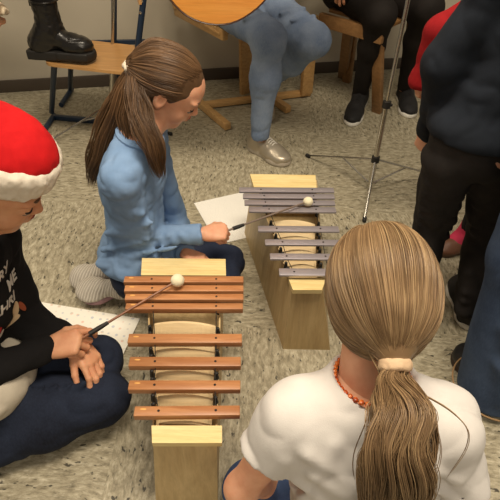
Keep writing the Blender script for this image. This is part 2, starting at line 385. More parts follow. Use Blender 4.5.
def limbs(v, J, s, inf=0., parts=('torso', 'armL', 'armR', 'foreL', 'foreR', 'hips', 'thighL', 'thighR', 'shinL', 'shinR'), k=.03, flare=0.):
    """the trunk and limbs; J holds joints; s scales thickness; inf adds cloth"""
    up = nrm(J['chest']-J['pelvis']); rt = nrm(J['shR']-J['shL']); rt = nrm(rt-up*(rt@up)); fr = np.cross(up, rt); ax = (rt, fr, up); i = inf
    ls = s*J.get('ls', 1.); hr = nrm(J['hipR']-J['hipL']); hup = nrm(np.cross(hr, np.cross(up, hr))); hf = np.cross(hup, hr)
    if 'torso' in parts:
        L = np.linalg.norm(J['chest']-J['pelvis'])
        v.ell(J['chest'], (.128*s+i, .088*s+i, .13*s+i), ax, k); v.ell((J['chest']+J['pelvis'])/2, (.112*s+i, .082*s+i, L*.45+i), ax, k)
        v.cone(J['shL'], J['shR'], .042*s+i, .042*s+i, k); v.cone(J['chest'], J['neck'], .06*s+i, .04*s+i, k)
        for q in 'LR': v.cone(J['neck']-up*.025, lerp(J['sh'+q], J['neck'], .35)-up*.01, .04*s+i, .042*s+i, k)
        v.ell(J['pelvis']+up*.03, (.12*s+i, .09*s+i, .08*s+i), ax, k)
    if 'hips' in parts:
        v.ell(J['pelvis'], (.125*ls+i, .095*ls+i, .085*ls+i), (hr, hf, hup), k)
    for q in 'LR':
        if 'arm'+q in parts: v.cone(J['sh'+q], J['el'+q], .038*s+i, .03*s+i, k)
        if 'fore'+q in parts: v.cone(J['el'+q], lerp(J['wr'+q], J['el'+q], J.get('cuff', 0) if inf else 0), .03*s+i, .019*s+i*.8+flare, k*.7)
        if 'thigh'+q in parts: v.cone(J['hip'+q], J['kn'+q], .07*ls+i, .048*ls+i, k)
        if 'shin'+q in parts:
            m = J['kn'+q]*.62+J['an'+q]*.38; back = J.get('calf'+q, V3(0, 0, 0))
            v.cone(J['kn'+q], m+back, .047*ls+i, .045*ls+i, k); v.cone(m+back, J['an'+q], .045*ls+i, .028*ls+i+flare, k)
def shoe(par, heel, toe, w, h, mats, up=(0, 0, 1), solec=None, high=0., laces=True, name='sneaker', lab=None):
    """shoe from heel to toe at floor height; > sole, laces"""
    heel = np.array(heel, float); toe = np.array(toe, float); F = nrm(toe-heel); U = nrm(np.array(up, float)-F*(np.array(up)@F)); L = np.cross(U, F); ln = np.linalg.norm(toe-heel)
    g = lambda a, b, c: heel+F*a*ln+L*b+U*c; v = Vol(.004)
    v.ell(g(.74, 0, h*.42), (ln*.27, w*.52, h*.42), (F, L, U), .02); v.ell(g(.2, 0, h*.55), (ln*.21, w*.42, h*.6), (F, L, U), .02)
    v.cone(g(.24, 0, h*.85), g(.62, 0, h*.5), w*.42, w*.42, .03); v.cone(g(.2, 0, h*.5), g(.22, 0, h*(1.15+high)), w*.42, w*.4, .02); v.box(g(.5, 0, h*.2), (ln*.4, w*.42, h*.2), (F, L, U), .02, .01)
    v.cut(g(0, 0, .012), -U); v.wr(.0015, 40, 5)
    o = mk(name, *v.mesh(), mats[0], par, True, label=lab)
    sv = Vol(.004); sv.ell(g(.73, 0, .01), (ln*.28, w*.57, .035), (F, L, U), .01); sv.ell(g(.2, 0, .01), (ln*.22, w*.48, .035), (F, L, U), .01); sv.box(g(.48, 0, .01), (ln*.3, w*.44, .03), (F, L, U), .015, .01)
    sv.cut(g(0, 0, .024), U).cut(g(0, 0, 0), -U); mk('sole', *sv.mesh(), mats[1], o, True)
    if laces:
        m = MB()
        pts = []
        for i, t in enumerate(np.linspace(.36, .64, 7)): pts += [g(t+.01*q, q*w*.36, h*(.85-.9*(t-.24))+w*.42+.006-.42*w*q*q) for q in (np.linspace(-.7, .7, 6) if i % 2 else np.linspace(.7, -.7, 6))]
        m.tube(pts, .0024, 5)
        m.build('laces', mats[2], o)
    return o
# ------------------------------------------------------------- room
def floor_mat():
    m = M('speckled_linoleum', (168, 155, 125), .45)
    w = m.nd('TexNoise'); w.inputs['Scale'].default_value = 5; m.l.new(m.tc.outputs['Object'], w.inputs['Vector'])
    va = m.n.new('ShaderNodeVectorMath'); va.operation = 'MULTIPLY_ADD'; va.inputs[1].default_value = (.05, .05, 0); m.l.new(w.outputs['Color'], va.inputs[0]); m.l.new(m.tc.outputs['Object'], va.inputs[2])
    def mp(sc, rz):
        n = m.n.new('ShaderNodeMapping'); n.inputs['Scale'].default_value = sc; n.inputs['Rotation'].default_value = (0, 0, rz); m.l.new(va.outputs[0], n.inputs['Vector']); return n.outputs[0]
    ck = m.n.new('ShaderNodeMapping'); ck.inputs['Location'].default_value = (.32, .02, 0); ck.inputs['Scale'].default_value = (1, 1, 0); m.l.new(m.tc.outputs['Object'], ck.inputs['Vector'])
    ch = m.n.new('ShaderNodeTexChecker'); ch.inputs['Scale'].default_value = 1/.6; m.l.new(ck.outputs[0], ch.inputs['Vector'])
    def both(rot):
        out = []
        for sc in ((1, 2.6, 1), (2.6, 1, 1)):
            v = mp(sc, rot); a = m.noise(30, v, 6, .7, .3); c = m.noise(62, v, 3, .6, .4); d = m.noise(44, v, 2, .5, .3)
            col = m.ramp(a, [(.28, (92, 86, 70)), (.42, (140, 132, 110)), (.55, (168, 160, 137)), (.72, (204, 197, 174))])
            col = m.mix(m.ramp(c, [(.56, (0, 0, 0)), (.66, (150, 150, 150))]), col, (212, 206, 186))
            col = m.mix(m.ramp(c, [(.34, (150, 150, 150)), (.44, (0, 0, 0))]), col, (104, 96, 74))
            out.append(m.mix(m.ramp(d, [(.31, (245, 245, 245)), (.35, (0, 0, 0))]), col, (44, 40, 32)))
        return out
    h, v = both(.15); col = m.mix(ch.outputs['Fac'], h, v); b = m.noise(3.5, detail=4)
    m.col(m.mix(m.ramp(b, [(.35, (0, 0, 0)), (.7, (70, 70, 70))]), col, (140, 133, 114))).bump(m.noise(60, detail=3), .03, .001); return m.m
FLOOR = floor_mat()
b = MB(); b.box((0, 1, -.05), 9, 8, .1); fl = b.build('floor', FLOOR, smooth=False); fl['kind'] = 'structure'
w0 = at(0, 92, z=0); w1 = at(330, 72, z=0); WX = nrm(w1-w0); WN = V3(WX[1], -WX[0], 0)      # wall normal towards the camera
WALL = M('painted_plaster', (196, 187, 168), .85); n_ = WALL.noise(3, detail=5); WALL.col(WALL.mix(WALL.ramp(n_, [(.3, (0, 0, 0)), (.75, (255, 255, 255))]), (198, 189, 170), (190, 181, 162))).bump(WALL.noise(180, detail=3), .12, .001)
b = MB(); c = w0+WX*1.2-WN*.05; b.box(c+V3(0, 0, 1.4), 9, .1, 2.8, (WX, -WN, V3(0, 0, 1))); o = b.build('wall_back', WALL.m, smooth=False); o['kind'] = 'structure'
b = MB(); c = w0+WX*1.2+WN*.007; b.box(c+V3(0, 0, .032), 9, .014, .064, (WX, -WN, V3(0, 0, 1)), .003); o = b.build('baseboard_back', plain('skirting_vinyl', (74, 64, 54), .5), smooth=30); o['kind'] = 'structure'

# ------------------------------------------------------------- shared materials
BEECH = wood('beech', (205, 165, 108), (186, 142, 88), 0, 1.2, .4)
PINE = wood('pine', (238, 218, 160), (224, 196, 130), 0, 1.6, .45)
PLY = wood('pale_plywood', (205, 180, 132), (186, 158, 110), 2, .9, .5)
INNER = wood('inner_plywood', (238, 216, 172), (226, 198, 150), 0, .8, .55)
PLYSEAT = wood('seat_plywood', (208, 160, 100), (190, 140, 84), 0, .8, .35)
BLACK = plain('black_rubber', (24, 22, 20), .6)
BLUEM = plain('dark_blue_steel', (40, 56, 78), .35, .3)
CHROME = plain('chrome', (200, 196, 188), .22, 1.)
SILVERM = M('bar_metal', (168, 162, 168), .38, .55); SILVERM.bump(SILVERM.noise(60, SILVERM.mp((1, 12, 12))), .05, .0005); SILVERM = SILVERM.m
WHITEP = plain('white_cord', (235, 232, 222), .7)
GOLD = plain('gold_stamp', (226, 170, 92), .5)
HOLE = plain('dark_hole', (30, 20, 16), .8)
SKIN = skin('skin_light', (226, 172, 140), (214, 152, 120)); SKIN2 = skin('skin_warm', (214, 160, 124), (200, 138, 104))
LIP = plain('lips', (176, 92, 82), .4); LASH = plain('lashes', (46, 32, 24), .7); BROW = plain('brows', (96, 70, 50), .8); EYE = plain('eye', (120, 104, 92), .2)
WHITERUB = plain('white_rubber', (225, 222, 212), .6); LACE = plain('laces', (220, 216, 206), .8)
DARKLACE = plain('dark_laces', (34, 32, 32), .8)

# ------------------------------------------------------------- instruments
def hollow(bot, top, t, z0, mat, par, name='case'):
    """open-topped box from four bottom and four top corners"""
    cb = sum(bot)/4; ct = sum(top)/4
    def ins(q, c): return [p+nrm((c-p)*V3(1, 1, 0))*t*1.4 for p in q]
    f = (z0-bot[0][2])/(top[0][2]-bot[0][2]); ib = [a*(1-f)+b_*f for a, b_ in zip(bot, top)]; ib = ins(ib, sum(ib)/4); it = ins(top, ct)
    V = list(bot)+list(top)+ib+it; F = [(3, 2, 1, 0), (8, 9, 10, 11)]
    for i in range(4):
        j = (i+1) % 4; F += [(i, j, 4+j, 4+i), (4+i, 4+j, 12+j, 12+i), (12+i, 12+j, 8+j, 8+i)]
    return mk(name, V, F, mat, par, smooth=False)
def instrument(name, label, cat, bot, top, cap_near, cap_far, bars, barmat, thick, zt, pegx, hole_dx, stamp, base):
    root = thing(name, label, cat, base)
    hollow(bot, top, .009, .09, PLY, root)
    for q in (cap_near, cap_far):
        m = MB(); q = [np.array(p) for p in q]; m.hexa([p-V3(0, 0, .014) for p in q], q); m.build('end_cap', PINE, root, smooth=False)
    info = []
    for (xl, xr, y0, y1, dr) in bars:
        a = at(xl, (y0+y1)/2, z=zt); b_ = at(xr, (y0+y1)/2+dr, z=zt); wd = (at((xl+xr)/2, y0, z=zt)-at((xl+xr)/2, y1, z=zt))[1]
        X = nrm(b_-a); Y = V3(-X[1], X[0], 0); c = (a+b_)/2-V3(0, 0, thick/2); L = np.linalg.norm(b_-a); m = MB(); m.box(c, L, wd, thick, (X, Y, V3(0, 0, 1)), .0018)
        bo = m.build('tone_bar', barmat, root, smooth=30); info.append((a, b_, X, Y, wd, L))
        for f in (.23, .77):
            p = a+X*L*f; hs = MB(); hs.tube([p-V3(0, 0, .001), p+V3(0, 0, .0006)], .0028, 10); hs.build('screw_hole', HOLE, bo)
        if stamp: s_ = MB(); s_.ball(a+X*.018+Y*.004+V3(0, 0, .0002), (.007, .0022, .0007), 10, (X, Y, V3(0, 0, 1))); s_.build('stamp', GOLD, bo)
    # dividers with arched tops, pegs and cord between bars
    def edge(i0, i1, y):           # point on the top rim at distance y
        p, q = top[i0], top[i1]; t = (y-p[1])/(q[1]-p[1]); return p*(1-t)+q*t
    ys = [(x[0][1]+x[1][1])/2 for x in info]
    for i in range(3, len(info)):
        y = ((ys[i]+ys[i+1])/2 if i+1 < len(ys) else ys[i]-.032)+.020; l = edge(0, 3, y); r = edge(1, 2, y); X = nrm(r-l); W = np.linalg.norm(r-l)-.024; l = l+X*.012; n = 14; V = []; F = []
        f = lambda t: max(0, min(1, (t-.07)/.08))*max(0, min(1, (.93-t)/.08))
        for s_ in (0, .006):
            for k in range(n+1):
                t = k/n; h_ = -.010+.014*math.sin(math.pi*t)**.8; p = l+X*W*t+V3(0, s_, 0); V += [p+V3(0, -.052 if i+1 < len(ys) else -.006, -.06), p+V3(0, 0, h_)]
        for k in range(n):
            a_ = 2*k; o_ = 2*(n+1); F += [(a_, a_+2, a_+3, a_+1), (o_+a_, o_+a_+1, o_+a_+3, o_+a_+2), (a_+1, a_+3, o_+a_+3, o_+a_+1)]
        mk('divider', V, F, INNER, root, smooth=False)
    pg = []
    for i in range(3, len(info)):
        y = ys[i]+info[i][4]*.5+.010
        for (i0, i1, sgn) in ((0, 3, 1), (1, 2, -1)):
            for dy in ((0.0, .02) if i > 3 else (0., .02)):
                p = edge(i0, i1, y+dy)+V3(sgn*.005, 0, 0); m = MB(); m.tube([p-V3(0, 0, .012), p+V3(0, 0, .006), p+V3(0, 0, .018)], [.0062, .0055, .004], 8); m.ball(p+V3(0, 0, .018), .0048, 8); m.build('peg', BLACK, root)
    for f in (.23, .77):
        m = MB(); m.tube(curve([a+X*L*f-V3(0, 0, thick*.5) for (a, b_, X, Y, wd, L) in info], 40), .0011, 6); m.build('cord', BLACK, root)
    return root
ROSE = wood('rosewood_bars', (200, 142, 94), (172, 112, 68), 0, 1.4, .38, each=150)
zt = .25; q = lambda x, y: at(x, y, z=zt)
bn0 = at(153, 441, z=.238); bn1 = at(217, 441, z=.238); bf0 = at(146, 268, z=.238); bf1 = at(222, 268, z=.238)
top1 = [bn0, bn1, bf1, bf0]; bot1 = [p*V3(1, 1, 0)+V3(d, e_, 0) for p, d, e_ in zip(top1, (-.012, .0, .0, -.006), (-.035, -.035, .02, .02))]
instrument('wooden_xylophone', 'wooden xylophone with reddish-brown bars in front of the child in the santa hat', 'xylophone', bot1, top1,
           [q(152, 443), q(222, 443), q(222, 425.5), q(151.5, 425.5)], [q(141, 275), q(226, 275.5), q(225.5, 259), q(142, 258)],
           [(124, 243.5, 276, 282, 0), (124.5, 243.5, 285, 291, 0), (125, 243.5, 293.5, 299.5, 0), (125.5, 243, 303, 309, 0),
            (128, 242, 333.5, 342.5, 0), (129, 241, 356.5, 366, 0), (128.5, 240.5, 380, 389.5, 0), (134, 240, 406, 416, -1)], ROSE, .017, .272, None, None, True,
           (top1[0]+top1[2])/2*V3(1, 1, 0))
cn = [at(293, 290, z=.25), at(322, 290, z=.25), at(326.5, 277.5, z=.25), at(288, 277.5, z=.25)]
top2 = [at(292, 291, z=.238), at(323, 291, z=.238), at(317, 180, z=.238), at(253, 180, z=.238)]
d_ = nrm(at(247, 228, z=0)-at(283, 349, z=0)); bl = at(283, 349, z=0); br = at(330, 350, z=0)
bot2 = [bl, br, V3(top2[2][0]+.02, top2[2][1], 0), V3(top2[3][0]-.025, top2[3][1], 0)]
instrument('metallophone', 'pale wooden metallophone with grey metal bars between the child in blue and the blonde child', 'metallophone', bot2, top2, cn,
           [at(254, 187, z=.25), at(316.5, 188, z=.25), at(315.5, 175, z=.25), at(250, 174, z=.25)],
           [(239, 334, 187, 191.5, .5), (243, 334.5, 193.3, 197.8, .5), (244.5, 335, 199.6, 204.3, .5), (249, 336, 206.3, 211.5, .5),
            (258, 339, 225.5, 231, .5), (265, 340.5, 239, 244.5, .5), (270, 342, 253, 258.8, .5), (279, 345, 268, 275, .5)], SILVERM, .007, .268, None, None, False,
           (top2[0]+top2[2])/2*V3(1, 1, 0))

# ------------------------------------------------------------- mallets
def mallet(label, butt, tip, grip0, grip1, headmat, stick, r=.0155):
    butt = np.array(butt); tip = np.array(tip); root = thing('mallet', label, 'mallet', butt, 'mallets in the hands of the two players'); d = nrm(tip-butt)
    m = MB(); m.tube([butt, tip], [.0032, .0028], 8); m.build('stick', stick, root)
    L = np.linalg.norm(tip-butt); m = MB(); m.tube([butt+d*L*grip0, butt+d*L*((grip0+grip1)/2), butt+d*L*grip1], [.0058, .006, .0045], 10); m.build('grip', BLACK, root)
    v = Vol(.002); v.ell(tip, (r, r, r*.92), k=.003).wr(.0005, 160, 4); mk('mallet_head', *v.mesh(), headmat, root, True)
FELT = cloth('cream_felt', (240, 234, 208), (222, 212, 180), 120, .95, .4)
STICK1 = wood('brown_stick', (150, 98, 66), (120, 74, 48), 0); STICK2 = plain('grey_stick', (120, 104, 92), .4)
MB1 = (at(76, 342, z=.25), at(177.5, 280.5, z=.2935)); MB2 = (at(221, 233, z=.272), at(308, 201.5, z=.285))
mallet('mallet with cream felt head over the wooden bars, held by the santa-hat child', *MB1, .12, .3, FELT, STICK1, .0175)
mallet('mallet with a white head over the grey metal bars, held by the child in blue', *MB2, .13, .25, FELT, STICK2, .0155)

# ------------------------------------------------------------- sheets of paper
def paper(label, c4, seed, nx, ny):
    m = M('printed_sheet_'+str(seed), (236, 232, 220), .7)
    br = m.nd('TexBrick'); br.offset = 0; g = m.mp((nx, ny, 1), src='UV'); vo = m.nd('TexVoronoi'); vo.inputs['Scale'].default_value = 1; vo.inputs['Randomness'].default_value = .25; m.l.new(g, vo.inputs['Vector'])
    ed = m.noise(2.2, m.mp((nx*.5, ny*.5, 1), src='UV'), 1); dot = m.ramp(vo.outputs['Distance'], [(.15, (255, 255, 255)), (.26, (0, 0, 0))])
    tint = m.ramp(m.noise(1.3, g, 1), [(.42, (214, 120, 84)), (.5, (190, 170, 140)), (.6, (110, 140, 186))]); m.col(m.mix(m.mix(.55, dot, (0, 0, 0)), (238, 235, 224), tint) if seed == 1 else m.mix(m.mix(.55, m.ramp(m.noise(40, m.mp((1.2, 6, 1), src='UV'), 2), [(.5, (0, 0, 0)), (.62, (255, 255, 255))]), (0, 0, 0)), (240, 238, 230), (150, 150, 150)))
    n = 8; V = []; F = []
    for lay in (0, 1):
        for i in range(n+1):
            for j in range(n+1):
                u, w = i/n, j/n; p = (c4[0]*(1-u)+c4[1]*u)*(1-w)+(c4[3]*(1-u)+c4[2]*u)*w; V.append(p+V3(0, 0, .0012+.0012*lay+.004*(abs(u-.5)*2)**4*w))
    o_ = (n+1)**2
    for i in range(n):
        for j in range(n):
            a = i*(n+1)+j; F += [(o_+a, o_+a+n+1, o_+a+n+2, o_+a+1), (a, a+1, a+n+2, a+n+1)]
    ring = [i*(n+1) for i in range(n+1)]+[n*(n+1)+j for j in range(1, n+1)]+[i*(n+1)+n for i in range(n-1, -1, -1)]+[j for j in range(n-1, 0, -1)]
    for a, b_ in zip(ring, ring[1:]+ring[:1]): F.append((a, b_, o_+b_, o_+a))
    o = mk('sheet_of_paper', V, F, m.m, None, 40); uv = o.data.uv_layers.new(name='UVMap')
    for lp in o.data.loops:
        k = lp.vertex_index % o_; uv.data[lp.index].uv = (k//(n+1)/n, (k % (n+1))/n)
    return tag(o, label, 'paper', 'sheets of music on the floor')
def a4(p0, p1, L=.297):       # near edge direction from p0 (far left) to p1 (far right), sheet extends towards the camera
    X = nrm((p1-p0)*V3(1, 1, 0)); Y = V3(X[1], -X[0], 0); w = np.linalg.norm(p1-p0); return [p0, p1, p1+Y*L, p0+Y*L]
paper('printed white sheet on the floor beneath the arm of the child in the santa hat', a4(at(38, 302, z=0), at(140, 319, z=0), .21), 1, 14, 9)
paper('white written sheet on the floor between the child in blue and the metallophone', a4(at(194, 203.5, z=0), at(243, 192.5, z=0), .27), 2, 12, 16)

# ------------------------------------------------------------- school chair with the boot on it
def school_chair():
    s = .385; c = [at(42, 63, z=s), at(128, 73, z=s), at(141, 46, z=s), at(70, 38, z=s)]
    root = thing('school_chair', 'plywood school chair with a dark blue steel frame, a boot standing on its seat', 'chair', (sum(c)/4)*V3(1, 1, 0))
    bm = bmesh.new(); vs = []
    P = [np.array(p) for p in c]; out = []
    for i in range(4):
        a, b_, d = P[i-1], P[i], P[(i+1) % 4]; r = .05
        u, w = nrm(a-b_), nrm(d-b_)
        for k in range(5): t = k/4; out.append((b_+u*r)*(1-t)**2+2*b_*t*(1-t)+(b_+w*r)*t*t)
    n = len(out); cc = sum(out)/n
    V = [p-V3(0, 0, .011) for p in out]+[p for p in out]+[cc*.25+p*.75-V3(0, 0, .006) for p in out]; F = [tuple(range(n))[::-1]]+[(i, (i+1) % n, n+(i+1) % n, n+i) for i in range(n)]+[(n+i, n+(i+1) % n, 2*n+(i+1) % n, 2*n+i) for i in range(n)]+[tuple(range(2*n, 3*n))]
    mk('seat', V, F, PLYSEAT, root, 35)
    rt = .0125; f0 = at(53, 117, z=rt); f1 = at(43, 132, z=rt); g0 = at(112, 122, z=rt); X = nrm(g0-f0); D = nrm(f1-f0); lift = lambda p, z_: p*V3(1, 1, 0)+V3(0, 0, z_)
    sL = at(52, 67, z=s-.02)
    m = MB(); m.tube([sL+V3(.0, .03, 0), lift(f0, .04)], rt, 12); m.build('leg', BLUEM, root)
    m = MB(); m.tube([f0-D*.02, f1], rt, 12); m.build('foot_bar', BLUEM, root)
    m = MB(); m.tube([f1-D*.004, f1+D*.014], rt+.002, 12); m.build('end_cap', plain('grey_plastic', (150, 150, 146), .5), root)
    g1 = lift(g0, .0125)+X*.05
    m = MB(); m.bar(f0, g1, .024, .024, bev=.004); m.build('cross_bar', BLUEM, root)
    bb = at(136, 62, z=s-.01); tp = at(143.5, 0, y=bb[1]+.04)
    m = MB(); m.tube([lift(g1, .03), bb+V3(0, .02, -.02), bb, (bb+tp)/2, tp, tp+(tp-bb)*.35], rt, 12); m.build('back_post', BLUEM, root)
    bf = at(113, 44, z=s-.005)+V3(0, .02, 0); tf = at(114, -20, y=bf[1]+.03); m = MB(); m.tube([lift(g1, .02)+V3(-.05, .25, 0), bf, tf], rt, 12); m.build('back_post', BLUEM, root)
    m = MB(); m.bar(sL+V3(.0, .03, 0), bb+V3(-.01, .03, -.012), .02, .02, bev=.003); m.build('seat_rail', BLUEM, root)
    m = MB(); m.bar(sL+V3(.0, .27, 0), bb+V3(-.01, .27, -.012), .02, .02, bev=.003); m.build('seat_rail', BLUEM, root)
    m = MB(); m.tube([sL+V3(0, .27, 0), lift(f0, .02)+V3(0, .3, 0)], rt, 12); m.build('leg', BLUEM, root)
    m = MB(); m.tube([lift(f0, rt)+V3(0, .32, 0), lift(f1, rt)+V3(0, .28, 0)], rt, 12); m.build('foot_bar', BLUEM, root)
    for k in (0, 1):
        m = MB(); pz = tp-(tp-bb)*.18*k+V3(-.004, 0, 0); m.ball(pz+V3(0, -.013, 0), .006, 8); m.build('rivet', CHROME, root)
    a = tp+V3(-.012, -.02, -.012); m = MB(); bc = [a+V3(-.004, .0, 0), tf+(a-tf)*.03+V3(0, 0, a[2]-tf[2]+(-.0))]; U = nrm(tp-bb)
    pts = curve([bc[0], (bc[0]+bc[1])/2+V3(.03, 0, 0), bc[1]], 14); V = []; F = []
    for p in pts:
        for (dz, dx) in ((0, 0), (.15, 0), (.15, .011), (0, .011)): V.append(p+U*dz+V3(dx, 0, 0))
    for i in range(13):
        for k in range(4): j = (k+1) % 4; F.append((4*i+k, 4*i+j, 4*i+4+j, 4*i+4+k))
    F += [(3, 2, 1, 0), (52, 53, 54, 55)]; mk('backrest', V, F, PLYSEAT, root, 35)
school_chair()

# ------------------------------------------------------------- music stands
def stand(label, foot_px, top_px, ytop, legs, group=None, hubz=.16, r=.0105):
    base = at(*foot_px, z=.03); tp = at(*top_px, y=base[1]+ytop); root = thing('music_stand', label, 'music stand', base*V3(1, 1, 0), 'music stands')
    d = nrm(tp-base); L = np.linalg.norm(tp-base); up = tp+d*.12
    m = MB(); m.tube([base, base+d*L*.5], r, 12); m.build('lower_tube', CHROME, root)
    m = MB(); m.tube([base+d*L*.48, up], r*.72, 12); m.build('upper_tube', CHROME, root)
    m = MB(); m.tube([base+d*(L*.5-.012), base+d*(L*.5+.012)], r*1.5, 12); m.ball(base+d*L*.5+V3(.016, -.004, 0), .006, 10); m.build('clamp', BLACK, root)
    hub = base+d*hubz; m = MB(); m.tube([hub-d*.012, hub+d*.012], r*1.55, 12); m.build('hub', BLACK, root)
    for f in legs:
        f = np.array(f); e = base+(f-base)*.48+V3(0, 0, .035); m = MB(); f8 = f+V3(0, 0, .008); m.tube([hub, f8], [.0045, .004], 8); m.tube([base+V3(0, 0, .01), hub*.55+f8*.45], .0035, 8)
        lg = m.build('leg', CHROME, root); m = MB(); m.ball(f+V3(0, 0, .009), (.009, .009, .009), 10); m.tube([f+V3(0, 0, .009)-nrm(f-base)*.016, f+V3(0, 0, .009)], .008, 8); m.build('rubber_foot', BLACK, lg)
    return root
stand('chrome music stand in front of the plywood school chair', (111, 117), (113.5, 0), .0, [at(44, 146, z=0), at(171, 135.5, z=0), at(128, 94, z=0)], hubz=.075)
stand('chrome music stand with a black clamp beside the black-clad standing child', (370, 186), (408, 0), .03, [at(307, 157, z=0), at(440, 178, z=0), at(364, 222, z=0)], hubz=.125)

# ------------------------------------------------------------- wooden chairs
def sled_chair():
    f = at(228, 127, z=.02); D = nrm(f-at(197, 101, z=.02)); D[2] = 0; D = nrm(D); R = V3(-D[1], D[0], 0); R = R if R[0] > 0 else -R; up = V3(0, 0, 1); W = .36; Ls = .46
    root = thing('wooden_chair', 'beech chair on sled runners with the guitar player sitting on it', 'chair', (f-D*.2+R*W/2)*V3(1, 1, 0), 'beech chairs by the wall')
    for s_ in (0, 1):
        o = f+R*W*s_+V3(0, 0, .002); m = MB(); m.bar(o-D*Ls, o, .034, .036, bev=.004); m.build('runner', BEECH, root)
        m = MB(); u_ = (at(246, 93, z=.02), at(306, 94, z=.02))[s_]; m.bar(u_, o*V3(1, 1, 0)*.5+u_*V3(1, 1, 0)*.5-D*.12+V3(0, 0, .42) if False else u_*V3(1, 1, 0)+V3(-.01, 0, .42), .07, .028, up=D, bev=.004); m.build('leg', BEECH, root)
        m = MB(); m.bar(o-D*.50+V3(0, 0, .40), o-D*.02+V3(0, 0, .425), .03, .05, bev=.006); m.build('seat_rail', BEECH, root)
        m = MB(); m.bar(o-D*.48+V3(0, 0, .41), o-D*.56+V3(0, 0, .80), .045, .028, up=D, bev=.004); m.build('back_post', BEECH, root)
    m = MB(); m.bar(at(203, 105, z=.02), at(306, 92, z=.02)+V3(.02, 0, 0), .04, .026, bev=.003); m.build('cross_bar', BEECH, root)
    m = MB(); m.box(f-D*.26+R*W/2+V3(0, 0, .425), W+.04, .44, .016, (R, -D, up), .005); m.build('seat', BEECH, root)
    m = MB(); m.box(f-D*.555+R*W/2+V3(0, 0, .72), W+.04, .016, .14, (R, -nrm(D*1-up*.2), nrm(up-D*.2)), .005); m.build('backrest', BEECH, root)
sled_chair()
def plain_chair():
    a = at(322, 16, z=.44); b_ = at(363, 28, z=.44); X = nrm((b_-a)*V3(1, 1, 0)); Y = V3(-X[1], X[0], 0); W = .33; up = V3(0, 0, 1); fl = a
    root = thing('wooden_chair', 'brown wooden chair on straight slanting legs under the person in black leggings', 'chair', (fl+X*W/2+Y*.18)*V3(1, 1, 0), 'beech chairs by the wall')
    B2 = wood('brown_beech', (156, 116, 72), (134, 96, 56), 0, 1., .45)
    g = lambda x, y, z_: V3(fl[0], fl[1], 0)+X*x+Y*y+up*z_
    for (p, q_) in ((g(.12, .06, .42), at(342, 76, z=.0)+V3(0, -.02, 0)), (g(W-.03, .03, .42), at(377, 112, z=0)), (g(W-.02, .33, .42), g(W+.0, .38, 0)), (g(.0, .3, .42), g(-.02, .36, 0))):
        m = MB(); m.bar(q_, p, .032, .05, up=X, bev=.004); m.build('leg', B2, root)
    m = MB(); m.bar(g(-.01, 0, .425), g(W+.01, 0, .425), .028, .06, bev=.005); m.build('front_rail', B2, root)
    m = MB(); m.box(g(W/2, .23, .455), W, .36, .018, (X, Y, up), .005); m.build('seat', B2, root)
    m = MB(); m.box(g(W/2, .395, .74), W, .018, .16, (X, nrm(Y-up*.15), nrm(up+Y*.15)), .005); m.build('backrest', B2, root)
    for x in (.03, W-.03): m = MB(); m.bar(g(x, .36, .44), g(x, .41, .8), .028, .04, up=X, bev=.004); m.build('back_post', B2, root)
plain_chair()

# ------------------------------------------------------------- guitar
def guitar():
    c = at(243, -63, y=1.70); n = nrm(CP*V3(1, 1, 0)-c*V3(1, 1, 0)+V3(0, 0, .22)); ax = nrm(V3(1, 0, .35)-n*(V3(1, 0, .35)@n)); side = np.cross(n, ax)
    root = thing('acoustic_guitar', 'orange-topped acoustic guitar resting on the lap of the person in light blue jeans', 'guitar', c-V3(0, 0, .18))
    prof = [(-.245, 0), (-.24, .06), (-.21, .125), (-.155, .168), (-.09, .185), (-.02, .172), (.04, .142), (.08, .122), (.12, .118), (.165, .13), (.205, .138), (.24, .125), (.262, .085), (.27, .04), (.272, 0)]
    P = curve([(x, y, 0) for x, y in prof], 48); P = P*1.14; O = [(p[0], p[1]) for p in P]+[(p[0], -p[1]) for p in P[::-1][1:-1]]; k = len(O); dp = .092
    g = lambda x, y, z_: c+ax*x+side*y+n*z_
    V = [g(x, y, 0) for x, y in O]+[g(x, y, -dp) for x, y in O]; F = [tuple(range(k)), tuple(range(k, 2*k))[::-1]]+[(j, i, k+i, k+j) for i, j in zip(range(k), [*range(1, k), 0])]
    mk('body', V, F, wood('guitar_sides', (104, 62, 34), (76, 42, 24), 0, 1, .25), root, 40)
    V = [g(x*.985, y*.985, 0) for x, y in O]+[g(x*.985, y*.985, .0035) for x, y in O]; F = [tuple(range(k, 2*k)), tuple(range(k))[::-1]]+[(i, j, k+j, k+i) for i, j in zip(range(k), [*range(1, k), 0])]
    mk('soundboard', V, F, wood('spruce_top', (226, 158, 78), (216, 142, 64), 0, .6, .22, bands=30), root, 40)
    m = MB(); m.tube([g(x*1.0, y*1.0, .001) for x, y in O]+[g(*O[0], .001)], .0028, 6); m.build('binding', plain('binding', (70, 40, 24), .3), root)
    m = MB(); m.tube([g(.09, 0, .0036), g(.09, 0, .0045)], .05, 32); m.build('sound_hole', HOLE, root)
    m = MB(); m.box(g(-.12, 0, .009), .026, .17, .01, (ax, side, n), .003); m.build('bridge', plain('rosewood_dark', (60, 34, 24), .4), root)
    m = MB(); m.box(g(.42, 0, .0), .36, .052, .024, (ax, side, n), .006); m.build('neck', wood('neck_wood', (120, 76, 44), (96, 58, 34), 0), root)
    m = MB(); m.box(g(.68, 0, -.01), .17, .07, .016, (ax, side, n), .006); m.build('headstock', wood('headstock_wood', (110, 70, 40), (90, 54, 30), 0), root)
    for i in range(6): m = MB(); m.tube([g(-.12, (i-2.5)*.0095, .015), g(.6, (i-2.5)*.0075, .016)], .0006, 5); m.build('string', CHROME, root)
guitar()
